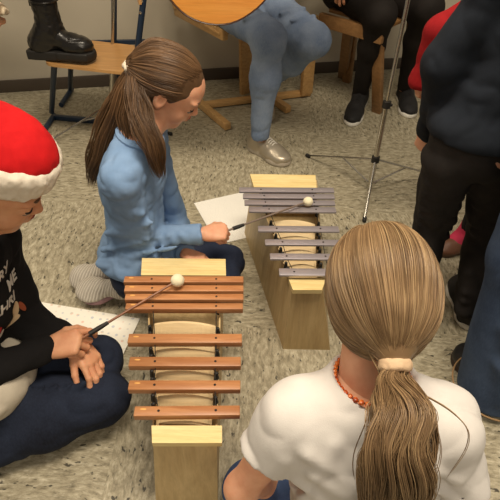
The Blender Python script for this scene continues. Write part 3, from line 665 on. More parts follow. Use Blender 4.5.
# ------------------------------------------------------------- people
def cloth_part(name, mat, par, build, label=None, h=.006):
    v = Vol(h); build(v); return mk(name, *v.mesh(), mat, par, True, label=label)
def oriented(J, extra=()):
    return J
def tie_ring(par, c, d, r, rr, mat, name='hair_tie', lobes=0):
    d = nrm(d); a = nrm(np.cross(d, (0, 1, .3))); b_ = np.cross(d, a); n = 40
    m = MB(); m.tube([c+(a*math.cos(t)+b_*math.sin(t))*r for t in np.linspace(0, 2*math.pi, n)], [rr*(1+.22*math.sin(i*lobes*2*math.pi/(n-1))) if lobes else rr for i in range(n)], 10)
    return m.build(name, mat, par)

# ---- child in blue, kneeling behind the wooden xylophone, seen from the side
SHIRT_B = cloth('light_blue_jersey', (136, 164, 200), (116, 146, 184), 70, .95, .4)
DENIM_D = denim('dark_denim', (38, 46, 66), (28, 34, 50), (62, 72, 96))
HAIR_A = hairmat('brown_hair', (52, 36, 24), (98, 72, 48), (142, 108, 74))
def child_blue():
    A = {}
    A['pelvis'] = V3(-.345, 1.12, .17); A['chest'] = V3(-.325, 1.13, .43); A['neck'] = V3(-.295, 1.135, .555)
    A['shR'] = V3(-.325, 1.022, .495); A['shL'] = V3(-.295, 1.25, .505)
    A['elR'] = at(143, 238, z=.265); A['wrR'] = at(203, 234, z=.285); A['elL'] = at(178, 226, y=1.27); A['wrL'] = at(186, 254, z=.205)
    A['hipR'] = V3(-.34, 1.05, .13); A['hipL'] = V3(-.34, 1.19, .13); A['knR'] = at(222, 283, z=.085); A['knL'] = at(226, 262, z=.095)
    A['anR'] = at(136, 284, z=.055); A['anL'] = V3(-.46, 1.17, .055)
    s = .86; root = thing('person', 'child in a light blue long-sleeved top with brown ponytail, kneeling in profile', 'person', V3(-.25, 1.1, 0))
    hc = at(170, 88, z=.66); F = V3(.84, -.10, -.54); U = V3(.5, 0, .86); sc = .186
    v = Vol(.0024); g, ax = head(v, hc, F, U, sc); v.cone(g(-.14, 0, -.2), A['neck']+V3(0, 0, -.02), .042, .046, .03); v.cone(g(-.06, 0, -.3), A['neck'], .036, .04, .03)
    hv = Vol(.0016); dR = nrm(at(232, 231, z=.28)-A['wrR']); hand(hv, A['wrR']+dR*.008, dR, V3(.1, .35, -.9), V3(.2, .9, .1), .86, (62, 75, 50), wr=lerp(A['wrR'], A['elR'], .3))
    h2 = Vol(.0018); dL = nrm(at(204, 262, z=.20)-A['wrL']); hand(h2, A['wrL'], dL, V3(0, -.1, -1), V3(.3, -.8, .1), .84, (22, 32, 22), wr=lerp(A['wrL'], A['elL'], .3))
    bd = Vol(.007); limbs(bd, A, s)
    mk('body', *join([v.mesh(), hv.mesh(), h2.mesh(), bd.mesh()]), SKIN, root, True)
    face_parts(root, hc, F, U, sc, LIP, LASH, BROW, EYE)
    def shirt(v):
        limbs(v, A, s, .011, ('torso', 'armL', 'armR', 'foreL', 'foreR'), .03, .004)
        v.ell(lerp(A['chest'], A['pelvis'], .95), (.112, .132, .06), None, .04)
        v.cone(A['elR'], lerp(A['elR'], A['shR'], .3), .041, .043, .02)
        el, sh, wr = A['elR'], A['shR'], A['wrR']; r = np.random.default_rng(5)
        for t in (.12, .24, .37, .52, .68):       # creases on the upper arm and forearm
            p = lerp(el, sh, t); v.cone(p+V3(-.03, -.026, .012*r.normal()), p+V3(.036, -.024, -.02), .007, .007, .014)
        for t in (.1, .22, .36, .55, .74): p = lerp(el, wr, t); v.cone(p+V3(-.012, -.024, .018), p+V3(.012, -.02, -.02), .007, .005, .012)
        for z, x in ((.22, -.40), (.27, -.38), (.33, -.36), (.20, -.33), (.25, -.30)): v.cone(V3(x-.03, 1.03, z-.015), V3(x+.1, 1.02, z+.035), .01, .005, .02)
        v.cutl(lerp(A['wrR'], A['elR'], .02), A['wrR']-A['elR'], .07).cutl(lerp(A['wrL'], A['elL'], .02), A['wrL']-A['elL'], .07); v.cut(A['neck']+V3(0, 0, .014), V3(.16, 0, 1)); v.cut(V3(-.34, 1.1, .125), V3(-.1, 0, -1))
        v.wr(.0034, 14, 3, (1, 1, 1.6), True).wr(.002, 34, 4, (1, 1, 1), True)
    # the far cuff stays inside the same garment
    so = cloth_part('long_sleeved_top', SHIRT_B, root, shirt, h=.0042)
    m = MB(); c = A['neck']+V3(.006, 0, .004); m.tube([c+V3(.054*math.cos(t), .06*math.sin(t), -.014*math.cos(t)) for t in np.linspace(0, 6.2832, 30)], .007, 8); m.build('collar', SHIRT_B, so)
    def jeans(v):
        limbs(v, A, s, .012, ('hips', 'thighL', 'thighR', 'shinL', 'shinR'), .03)
        v.cut(V3(0, 0, .003), V3(0, 0, -1)); v.wr(.003, 20, 8, (1, 1, 1), True)
        for t in (.25, .5, .75): p = lerp(A['hipR'], A['knR'], t); v.cone(p+V3(-.02, -.05, .03), p+V3(.03, .02, .06), .008, .005, .015)
    cloth_part('jeans', DENIM_D, root, jeans, h=.0048)
    SOCK = M('ribbed_sock', (196, 188, 174), .95); nn = SOCK.nd('TexWave'); nn.inputs['Scale'].default_value = 60; nn.inputs['Distortion'].default_value = 1.5; SOCK.l.new(SOCK.mp((.6, 1, .3), (0, 0, .2)), nn.inputs['Vector'])
    SOCK.col(SOCK.mix(nn.outputs['Fac'], (202, 196, 184), (174, 166, 154))).bump(nn.outputs['Fac'], .8, .003); PINK = cloth('pink_sock', (196, 150, 150), (120, 100, 108), 60, .95, .4)
    for q, (hl, to, up) in enumerate(((at(129, 287, z=.05), at(82, 290, z=.045), V3(.05, -.25, 1)), (V3(-.45, 1.17, .05), V3(-.56, 1.12, .035), V3(0, -.5, 1)))):
        Fd = nrm(to-hl); Ld = nrm(np.cross(up, Fd)); Ud = np.cross(Fd, Ld); ln = np.linalg.norm(to-hl); gg = lambda a, b_, c_: hl+Fd*ln*a+Ld*b_+Ud*c_
        v = Vol(.003); v.ell(gg(.78, 0, 0), (ln*.36, .046, .022), (Fd, Ld, Ud), .02); v.ell(gg(.15, 0, .004), (ln*.3, .035, .03), (Fd, Ld, Ud), .02); v.cone(gg(.1, 0, 0), gg(.8, 0, 0), .027, .022, .02)
        v.cone(gg(.1, 0, 0), (A['anR'], A['anL'])[q], .032, .034, .02); v.wr(.0015, 60, 2)
        so = mk('sock', *v.mesh(), SOCK.m, root, True)
        v = Vol(.003); v.ell(gg(.7, 0, -.016), (ln*.40, .047, .018), (Fd, Ld, Ud), .02); v.ell(gg(.1, 0, -.012), (ln*.3, .036, .022), (Fd, Ld, Ud), .02); v.cut(V3(0, 0, .001), V3(0, 0, -1)); v.wr(.0025, 50, 6)
        mk('sock_instep', *v.mesh(), PINK, so, True, label='pink patterned sock top')
    # hair
    tie = at(134.5, 72, z=.70)+V3(0, 0, 0); tie = g(-.52, -.08, .0)
    v = Vol(.003); v.ell(g(-.075, 0, .13), [x*sc for x in (.475, .405, .41)], ax, .02); v.ell(g(-.2, 0, -.02), [x*sc for x in (.33, .37, .27)], ax, .03)
    v.cone(g(-.35, 0, .08), tie, .06, .02, .03)
    v.cut(g(.30, 0, .25), nrm(ax[0]*1.-ax[2]*.36), .01); v.ell(g(.43, .0, -.18), [x*sc for x in (.40, .6, .40)], ax, .01, True)
    for q in (-1, 1): v.ell(g(-.02, q*.40, -.12), [x*sc for x in (.1, .12, .14)], ax, .02, True); v.cut(g(0, 0, -.30), -nrm(ax[2]*1+ax[0]*.2), .01)
    v.wr(.001, 60, 3); base = v.mesh(); bv = snapper(*base)
    st = []
    for q in (-1, 1): st += [(.33*math.cos(t)+.0, q*.36*math.sin(t)*1.1, .42*math.cos(t)+.12) for t in np.linspace(0, .9, 8)]+[(.2, q*.36, .02), (.06, q*.40, .0), (-.05, q*.42, -.02), (-.18, q*.40, -.18), (-.3, q*.25, -.3)]
    g0 = np.random.default_rng(9); dome = [nrm(g0.normal(size=3)*V3(.5, 1, .7)+V3(-.05, 0, .5)) for _ in range(60)]
    dome = [d for d in dome if d[0] < .55]
    P1 = scalp(g(-.075, 0, .13), ax, [x*sc for x in (.485, .415, .42)], [nrm((a/.48, b_/.41, (c-.13)/.41)) for a, b_, c in st], tie, 1300, 2, bvh=bv, lift=.004)
    P2 = scalp(g(-.075, 0, .13), ax, [x*sc for x in (.485, .415, .42)], sorted(dome, key=lambda d: math.atan2(d[1], d[2])), tie, 900, 4, bvh=bv, lift=.005)
    T = lambda px, py, y: at(px, py, y=y)
    by = tie[1]
    pony = [tie, T(127, 84, by-.01), T(118, 108, by-.02), T(107, 138, by-.02), T(98, 160, by-.015), T(92, 185, by-.01)]
    P3 = clump(pony, 800, [.012, .024, .036, .042, .036, .02], 11, wave=.0025, side=(1, 0, 0), end=.22)
    nape = [tie, T(131, 90, by-.03), T(128, 115, by-.05), T(130, 140, by-.07), T(128, 165, by-.08)]
    P5 = clump(nape, 420, [.012, .024, .032, .03, .02], 15, wave=.0025, side=(1, 0, 0), end=.3)
    lock = [tie, T(135, 88, by-.05), T(139, 112, by-.085), T(147, 135, by-.125), T(156, 155, by-.14), T(160, 178, by-.125)]
    P4 = clump(lock, 520, [.012, .024, .032, .03, .024, .012], 12, wave=.003, side=(1, 0, 0), end=.25)
    K = 18
    def rs(P): i = np.linspace(0, P.shape[1]-1, K+8); a = i.astype(int).clip(0, P.shape[1]-2); f = (i-a)[None, :, None]; return P[:, a]*(1-f)+P[:, a+1]*f
    P = np.concatenate([rs(P1), rs(P2), rs(P3), rs(P4), rs(P5)]); var = np.random.default_rng(1).normal(.48, .2, len(P)).clip(0, 1)
    Vs, Fs, va = strands(P, .00085, .0006, var, 3); Fb = base[1]; V, Fc = join([base]); V = np.concatenate([base[0], Vs]); Fc = np.concatenate([Fb, Fs+len(base[0])])
    ho = mk('hair', V, Fc, HAIR_A, root, True, var=np.concatenate([np.full(len(base[0]), .3), va]))
    tie_ring(ho, tie+V3(-.004, -.004, -.002), T(127, 84, by)-tie, .0165, .0075, cloth('white_scrunchie', (236, 228, 208), (205, 196, 178), 200, .9, .5), 'hair_tie', 9)
child_blue()

# ---- child in the santa hat, left edge
BLACKKNIT = cloth('black_sweater', (26, 24, 24), (17, 16, 17), 80, .95, .35)
def child_hat():
    A = {}
    A['pelvis'] = V3(-.70, .67, .15); A['chest'] = V3(-.605, .70, .38); A['neck'] = V3(-.545, .705, .53)
    A['shR'] = V3(-.60, .585, .475); A['shL'] = V3(-.565, .815, .475)
    A['elR'] = at(-32, 382, z=.265); A['wrR'] = at(44, 349, z=.245); A['cuff'] = .03; A['elL'] = at(30, 322, z=.255); A['wrL'] = at(76, 343, z=.205)
    A['hipR'] = V3(-.66, .60, .13); A['hipL'] = V3(-.65, .75, .13); A['knR'] = at(104, 398, z=.095); A['knL'] = at(98, 360, z=.10)
    A['anR'] = V3(-.66, .50, .05); A['anL'] = V3(-.72, .84, .05)
    s = .88; root = thing('person', 'child in a red and white santa hat and black sweater kneeling at the left edge', 'person', V3(-.5, .68, 0))
    hc = at(-9, 181, z=.67); F = V3(.86, .04, -.50); U = V3(.5, 0, .86); sc = .205
    v = Vol(.0022); g, ax = head(v, hc, F, U, sc); v.cone(g(-.12, 0, -.2), A['neck']+V3(-.01, 0, -.02), .043, .047, .03)
    wR = A['wrR']; dR = nrm(at(84, 340, z=.25)-wR); hv = Vol(.0015); hand(hv, wR+dR*.012, dR, V3(.0, .30, -.95), V3(.1, .9, .2), 1.0, (55, 72, 50), idx=(28, 40, 30), wr=lerp(wR, A['elR'], .25))
    wL = A['wrL']; dL = nrm(at(104, 380, z=.165)-wL); h2 = Vol(.0015); hand(h2, wL, dL, V3(-.25, -.3, -.9), V3(-.8, -.5, .0), 1.0, (18, 30, 22), spread=.05, tcurl=12, thumb_out=30, wr=lerp(wL, A['elL'], .25))
    bd = Vol(.007); limbs(bd, A, s); mk('body', *join([v.mesh(), hv.mesh(), h2.mesh(), bd.mesh()]), SKIN2, root, True)
    face_parts(root, hc, F, U, sc, plain('lips_dark', (150, 70, 60), .4), LASH, BROW, EYE)
    def sweater(v):
        limbs(v, A, s, .015, ('torso', 'armL', 'armR', 'foreL', 'foreR'), .035, .004)
        v.cut(A['neck']+V3(0, 0, -.01), V3(.3, 0, 1)); v.wr(.003, 20, 13, (1, 1, 1.5), True)
        for t in (.15, .3, .5, .7): p = lerp(A['elL'], A['wrL'], t); v.cone(p+V3(-.012, -.024, .018), p+V3(.012, -.02, -.02), .007, .005, .012)
    so = cloth_part('sweater', BLACKKNIT, root, sweater, h=.0045)
    def shirt(v):
        v.ell(A['pelvis']+V3(.07, -.02, .05), (.14, .15, .085), None, .02); v.cut(V3(0, 0, .10), V3(0, 0, -1)); v.wr(.004, 18, 6, (1, 1, 1), True)
    cloth_part('shirt_hem', cloth('grey_white_jersey', (206, 198, 182), (184, 176, 160), 60, .95, .4), root, shirt, h=.005)
    JN = denim('indigo_denim', (34, 41, 58), (22, 26, 38), (62, 74, 98))
    def jeans(v):
        limbs(v, A, s*1.12, .012, ('hips', 'thighL', 'thighR', 'shinL', 'shinR'), .03); v.cut(V3(0, 0, .003), V3(0, 0, -1))
        for i in range(7): p = lerp(A['hipR'], A['knR'], .25+i*.09); v.cone(p+V3(-.05, -.055, -.0), p+V3(.035, .0, .075), .007, .004, .014)
        v.wr(.003, 18, 4, (1, 1, 1), True)
    cloth_part('jeans', JN, root, jeans, h=.0045)
    # hat
    RED = cloth('red_plush', (206, 24, 26), (182, 14, 20), 90, .9, .5); FUR = cloth('white_fur', (238, 230, 216), (214, 204, 188), 150, 1., .8)
    c = g(-.05, 0, .235); hf = nrm(ax[0]*.97-ax[2]*.07); hu = nrm(np.cross(np.cross(hf, ax[2]), hf)); c = c+hu*.032; hl = np.cross(hu, hf); hx = (hf, hl, hu)
    v = Vol(.0035); v.ell(c+hu*.005, (.096, .086, .044), hx, .03); v.ell(c+hu*.014+hf*.014, (.085, .075, .052), hx, .03); v.ell(c+hu*.0-hf*.035, (.092, .08, .040), hx, .03); v.cone(c+hu*.0-hf*.05, c-hf*.15, .042, .045, .04); v.cone(c-hf*.15, c-hu*.05-hf*.21, .045, .03, .03)
    v.cut(c-hu*.0, -hu); v.wr(.004, 12, 9, (1, 1, 1), True).wr(.0012, 80, 5)
    hat = mk('santa_hat', *v.mesh(), RED, root, True)
    v = Vol(.003); n = 26; pts = [c+hf*.093*math.cos(t)+hl*.085*math.sin(t)+hu*(-.004) for t in np.linspace(0, 2*math.pi, n)]
    for i in range(n-1):
        for dz in (-.014, 0, .014): v.cone(pts[i]+hu*dz, pts[i+1]+hu*dz, .0145, .0145, .01)
    v.wr(.002, 70, 1).wr(.0015, 150, 2); mk('fur_brim', *v.mesh(), FUR, hat, True)
    v = Vol(.003); v.ell(c-hu*.05-hf*.225, (.03, .03, .03)).wr(.002, 90, 3); mk('pompom', *v.mesh(), FUR, hat, True)
    # hair below the hat
    P = []
    for q in (-1, 1):
        ctl = [g(-.1, q*.36, .1), g(-.12, q*.42, -.2), g(-.2, q*.40, -.55)-V3(0, 0, .01), g(-.3, q*.36, -.8)-V3(0, 0, .03), g(-.35, q*.33, -1.1)-V3(0, 0, .05)]
        P.append(clump(ctl, 420, [.022, .032, .032, .028, .015], 30+q, wave=.002, side=ax[0]))
    P.append(clump([g(-.45, 0, .1), g(-.5, 0, -.2), g(-.5, 0, -.6), g(-.55, 0, -1.)], 300, [.04, .05, .045, .03], 33, side=ax[1]))
    P = np.concatenate(P); var = np.random.default_rng(2).normal(.3, .18, len(P)).clip(0, 1); Vs, Fs, va = strands(P, .0009, .0006, var, 3); mk('hair', Vs, Fs, HAIR_A, root, True, var=va)
    return A, root, so
HB = child_hat()

# print on the sweater front
def sweater_print(A, root, so):
    me = so.data; Vw = np.zeros(len(me.vertices)*3, np.float32); me.vertices.foreach_get('co', Vw); Vw = Vw.reshape(-1, 3)+WL[so]
    from mathutils.bvhtree import BVHTree
    polys = [tuple(p.vertices) for p in me.polygons]; bvh = BVHTree.FromPolygons([tuple(x) for x in Vw], polys)
    O = A['chest']+V3(.25, -.14, .03); n = nrm(V3(-1, .50, -.05)); up = nrm(V3(-.0, 0, 1)-n*n[2]); rt = np.cross(n, up)
    def project(P2, name, mat, par, faces, off=.0022):
        V = []
        for x, y in P2:
            o_ = O+rt*x+up*y; hit = bvh.ray_cast(Vector(o_), Vector(n), 1.)[0]; V.append(np.array(hit)-n*off if hit is not None else None)
        ok = [i for i, v_ in enumerate(V) if v_ is not None]; mp_ = {j: i for i, j in enumerate(ok)}
        F = [f for f in faces if all(j in mp_ for j in f)]
        if not F: return
        V = [V[i] for i in ok]; F = [tuple(mp_[j] for j in f) for f in F]; k = len(V); V2 = V+[v_+n*.0012 for v_ in V]; F2 = F+[tuple(j+k for j in f[::-1]) for f in F]
        return mk(name, V2, F2, mat, par, True)
    def text(s, x, y, size, rot=0.):
        cu = bpy.data.curves.new('t', 'FONT'); cu.body = s; cu.size = size; cu.resolution_u = 2; cu.offset = size*.02; ob = bpy.data.objects.new('t', cu); COL.objects.link(ob)
        dg = bpy.context.evaluated_depsgraph_get(); m_ = bpy.data.meshes.new_from_object(ob.evaluated_get(dg)); bm = bmesh.new(); bm.from_mesh(m_); bmesh.ops.triangulate(bm, faces=bm.faces)
        bmesh.ops.subdivide_edges(bm, edges=[e for e in bm.edges if e.calc_length() > size*.2], cuts=1); bmesh.ops.triangulate(bm, faces=bm.faces)
        P2 = [(x+v_.co.x*math.cos(rot)-v_.co.y*math.sin(rot), y+v_.co.x*math.sin(rot)+v_.co.y*math.cos(rot)) for v_ in bm.verts]; F = [tuple(v_.index for v_ in f.verts) for f in bm.faces]; bm.free()
        bpy.data.objects.remove(ob); project(P2, 'lettering', WH, so, F)
    WH = plain('white_print', (226, 222, 214), .7)
    text('MERRY', -.02, .085, .036, -.22); text('ME', .065, .02, .037, -.22); text('CHRI', .0, -.005, .037, -.22)
    def blob(cx, cy, rx, ry, a, mat, name):
        P2 = [(cx, cy)]+[(cx+(rx*math.cos(t))*math.cos(a)-(ry*math.sin(t))*math.sin(a), cy+(rx*math.cos(t))*math.sin(a)+(ry*math.sin(t))*math.cos(a)) for t in np.linspace(0, 2*math.pi, 17)[:-1]]; project(P2, name, mat, so, [(0, 1+i, 1+(i+1) % 16) for i in range(16)])
    CR = plain('cream_print', (222, 196, 158), .8); RD = plain('red_print', (176, 36, 32), .8); BRN = plain('brown_print', (150, 74, 44), .8)
    for a in ((.01, -.05, .012, .010, 0, RD), (.012, -.072, .018, .008, .3, WH), (.075, -.055, .010, .026, -.15, CR), (.092, -.06, .006, .018, .2, BRN), (.06, -.082, .022, .011, 0, CR), (.0, -.09, .010, .012, .2, RD)): blob(*a, 'motif')
sweater_print(*HB)

# ---- child with the blonde ponytail, foreground, from behind
def child_blonde():
    A = {}
    A['pelvis'] = V3(.215, .33, .14); A['chest'] = V3(.20, .415, .385); A['neck'] = V3(.205, .475, .50)
    A['shL'] = V3(.085, .425, .455); A['shR'] = V3(.325, .42, .45)
    A['elL'] = V3(.0, .385, .27); A['elR'] = V3(.405, .37, .25); A['wrL'] = V3(.06, .46, .12); A['wrR'] = V3(.36, .5, .13)
    A['hipL'] = V3(.14, .34, .11); A['hipR'] = V3(.29, .34, .11); A['knL'] = V3(.02, .46, .085); A['knR'] = V3(.40, .5, .085); A['anL'] = V3(.26, .52, .05); A['anR'] = V3(.16, .44, .05)
    s = .95; root = thing('person', 'child in white t-shirt with blonde ponytail and bead necklace, seen from behind', 'person', V3(.2, .4, 0))
    hc = at(377, 288, z=.62); F = V3(-.05, .86, -.5); U = V3(0, .5, .86); sc = .205
    v = Vol(.003); g, ax = head(v, hc, F, U, sc); v.cone(g(-.16, 0, -.15), A['neck']+V3(0, -.01, -.02), .047, .05, .03); v.cone(g(-.05, 0, -.3), A['neck'], .04, .04, .03)
    hv = Vol(.0025); hand(hv, A['wrL'], V3(.4, .8, -.2), V3(0, 0, -1), V3(1, 0, 0), .9, (25, 35, 25), wr=lerp(A['wrL'], A['elL'], .25)); hand(hv, A['wrR'], V3(-.4, .8, -.2), V3(0, 0, -1), V3(-1, 0, 0), .9, (25, 35, 25), wr=lerp(A['wrR'], A['elR'], .25))
    bd = Vol(.005); limbs(bd, A, s); mk('body', *join([v.mesh(), hv.mesh(), bd.mesh()]), SKIN, root, True); face_parts(root, hc, F, U, sc, LIP, LASH, BROW, EYE)
    def tee(v):
        limbs(v, A, s, .013, ('torso',), .04); c = A['chest']
        v.cone(lerp(A['shL'], A['shR'], .08), A['shL']+V3(-.005, 0, -.008), .055, .05, .03); v.cone(lerp(A['shL'], A['shR'], .92), A['shR']+V3(.005, 0, -.008), .055, .05, .03)
        for q, sg in (('L', -1), ('R', 1)):
            e = lerp(A['sh'+q], A['el'+q], .44 if q == 'L' else .66); v.cone(A['sh'+q], e, .052, .056, .03)
        r = np.random.default_rng(3)
        for x0, y0, z0, x1, y1, z1 in ((.10, .36, .46, .17, .34, .42), (.12, .345, .41, .20, .325, .39), (.09, .36, .37, .17, .325, .35), (.28, .35, .45, .34, .36, .40), (.07, .37, .43, .05, .37, .36), (.31, .345, .38, .36, .36, .33), (.14, .37, .475, .12, .35, .42)):
            v.cone(V3(x0, y0, z0), V3(x1, y1, z1), .009, .006, .022)
        v.cut(V3(0, 0, .13), V3(0, 0, -1)); v.wr(.0052, 9, 21, (1, 1, .8), True).wr(.0028, 20, 23, (1, 1, 1), True)
        for q in 'LR': a, b_ = A['sh'+q], A['el'+q]; d = nrm(b_-a); e = lerp(a, b_, .46 if q == 'L' else .66); v.cutl(e, d, .085); v.cone(e-d*.035, e+d*.05, .044, .047, .003, True)
        nk = A['neck']+V3(0, -.012, .0); v.cone(nk+V3(0, -.002, -.008), nk+V3(0, .03, .12), .053, .10, .012, True)
    TEE = cloth('white_cotton', (224, 221, 217), (210, 206, 202), 50, .95, .45)
    v = Vol(.0042); tee(v); V, Fq = v.mesh()
    mk('t_shirt', V, Fq, TEE, root, True)
    def jeans(v): limbs(v, A, s, .012, ('hips', 'thighL', 'thighR', 'shinL', 'shinR'), .03); v.cut(V3(0, 0, .003), V3(0, 0, -1)); v.wr(.003, 20, 8, (1, 1, 1), True)
    cloth_part('jeans', denim('mid_denim', (74, 96, 138), (54, 72, 110), (120, 140, 176)), root, jeans, h=.006)
    # necklace of amber beads
    c = A['neck']+V3(-.0, -.008, .017); n = 40; r = random.Random(4); pt = lambda t: c+V3(.061*math.cos(t), .060*math.sin(t), -.004-.012*math.sin(t))
    nm = M('amber_bead', (190, 78, 26), .25); nz = nm.noise(140, detail=1); nm.col(nm.ramp(nz, [(.35, (120, 34, 12)), (.5, (196, 84, 30)), (.65, (226, 130, 60))]))
    m = MB(); m.tube([pt(t) for t in np.linspace(0, 6.2832, 60)], .0012, 5); nk_ = m.build('necklace', BLACK, root)
    for i in range(n): m = MB(); m.ball(pt(2*math.pi*i/n), (.0048, .0050, .0046), 8); m.build('bead', nm.m, nk_)
    # hair
    tie = g(-.55, -.0, -.37)
    HC = hairmat('dark_blonde_hair', (84, 62, 42), (136, 108, 76), (188, 160, 120))
    v = Vol(.003); hcx = g(-.075, 0, .11); hr = [x*sc for x in (.465, .395, .425)]; v.ell(hcx, hr, ax, .02); v.ell(g(-.22, 0, -.12), [x*sc for x in (.32, .36, .36)], ax, .04); v.cone(g(-.38, 0, -.15), tie, .055, .018, .03)
    v.cut(g(.26, 0, .2), nrm(ax[0]*1.-ax[2]*.3), .01); v.cut(g(0, 0, -.5), -ax[2]); v.ell(g(-.02, 0, -.62), [x*sc for x in (.34, .5, .2)], ax, .02, True); v.ell(g(.42, 0, -.2), [x*sc for x in (.38, .6, .42)], ax, .01, True); base = v.mesh(); bv = snapper(*base)
    st = []
    for q in (-1, 1): st.append([(.36*math.cos(t), q*.42*math.sin(t), .40*math.cos(t)+.12) for t in np.linspace(0, 1.2, 8)]+[(.22, q*.38, .02), (.08, q*.42, -.04), (.0, q*.42, -.15), (-.08, q*.38, -.28), (-.2, q*.3, -.38), (-.3, q*.2, -.44)])
    R2 = [x*1.015 for x in hr]; toD = lambda L: [nrm(((a+.075)/.475, b_/.42, (c_-.11)/.43)) for a, b_, c_ in L]; Ps = []
    for j in (0, 1): Ps.append(scalp(hcx, ax, R2, toD(st[j]), tie, 1500, 5+j, K=22, lift=.005, bvh=bv))
    g0 = np.random.default_rng(19); cr = V3(-.25, 0, 1.)      # crown whorl: hair leaves it in every direction
    dome = [nrm(V3(-.3+.45*math.cos(t), .5*math.sin(t), .8)) for t in np.linspace(0, 2*math.pi, 40)]; Ps.append(scalp(hcx, ax, [x*1.02 for x in R2], dome, tie, 1500, 8, K=22, lift=.005, bvh=bv))
    dome = [nrm(V3(-.1+.75*math.cos(t), .85*math.sin(t), .45)) for t in np.linspace(0, 2*math.pi, 40)]; Ps.append(scalp(hcx, ax, R2, dome, tie, 1500, 9, K=22, lift=.005, bvh=bv))
    T = lambda px, py, y: at(px, py, y=y); y0 = tie[1]
    pony = [tie, T(394, 380, y0-.022), T(402, 405, y0-.065), T(400, 440, y0-.10), T(396, 478, y0-.128), T(394, 530, y0-.16), T(393, 590, y0-.175)]
    pc = [clump(pony, 1900, [.013, .022, .034, .042, .044, .036, .02], 41, K=30, wave=.005, flat=.6, side=(1, 0, 0), end=.2, freq=2.2)]
    for i, (dx, sd_) in enumerate(((-20, 42), (16, 43), (-8, 44), (8, 45), (22, 46))):
        pc.append(clump([tie, T(394+dx*.3, 380, y0-.03), T(402+dx, 408, y0-.085), T(400+dx*1.2, 445, y0-.125), T(396+dx*1.4, 485, y0-.15), T(394+dx, 540, y0-.17)], 200, [.010, .013, .016, .014, .016, .008], sd_, K=30, wave=.006, flat=.7, side=(1, 0, 0), end=.3, freq=2.5))
    for i in range(16):      # loose hairs
        dx = g0.normal(4, 17); pc.append(clump([g(-.45, g0.uniform(-.2, .2), -.3), T(394+dx*.5, 385, y0-.03), T(402+dx*1.4, 415, y0-.09), T(400+dx*1.7, 450, y0-.11), T(396+dx*1.3, 490, y0-.13)], 3, [.003, .004, .005, .004], 60+i, K=30, wave=.006, freq=1.6))
    K = 30
    def rs(P): i = np.linspace(0, P.shape[1]-1, K); a = i.astype(int).clip(0, P.shape[1]-2); f = (i-a)[None, :, None]; return P[:, a]*(1-f)+P[:, a+1]*f
    P = np.concatenate([rs(x) for x in Ps]+[rs(x) for x in pc]); var = np.random.default_rng(3).normal(.5, .2, len(P)).clip(0, 1)
    nb = sum(len(x) for x in Ps); var[nb:] = (var[nb:]-.08).clip(0, 1)
    Vs, Fs, va = strands(P, .0007, .0005, var, 3); V = np.concatenate([base[0], Vs]); ho = mk('hair', V, np.concatenate([base[1], Fs+len(base[0])]), HC, root, True, var=np.concatenate([np.full(len(base[0]), .35), va]))
    d = T(394, 380, y0-.022)-tie; v = Vol(.0018); dd = nrm(d); a = nrm(V3(1, .1, .1)-dd*dd[0]); b_ = np.cross(dd, a); n = 24
    pts = [tie+dd*.004+a*.0175*math.cos(t)+b_*.0145*math.sin(t) for t in np.linspace(0, 2*math.pi, n)]
    for i in range(n-1): v.cone(pts[i]-dd*.002, pts[i+1]-dd*.002, .0055, .0055, .003); v.cone(pts[i]+dd*.004, pts[i+1]+dd*.004, .0055, .0055, .003)
    v.wr(.0008, 200, 4); mk('hair_tie', *v.mesh(), cloth('beige_hair_tie', (224, 200, 168), (200, 172, 140), 220, .9, .5), ho, True)
child_blonde()

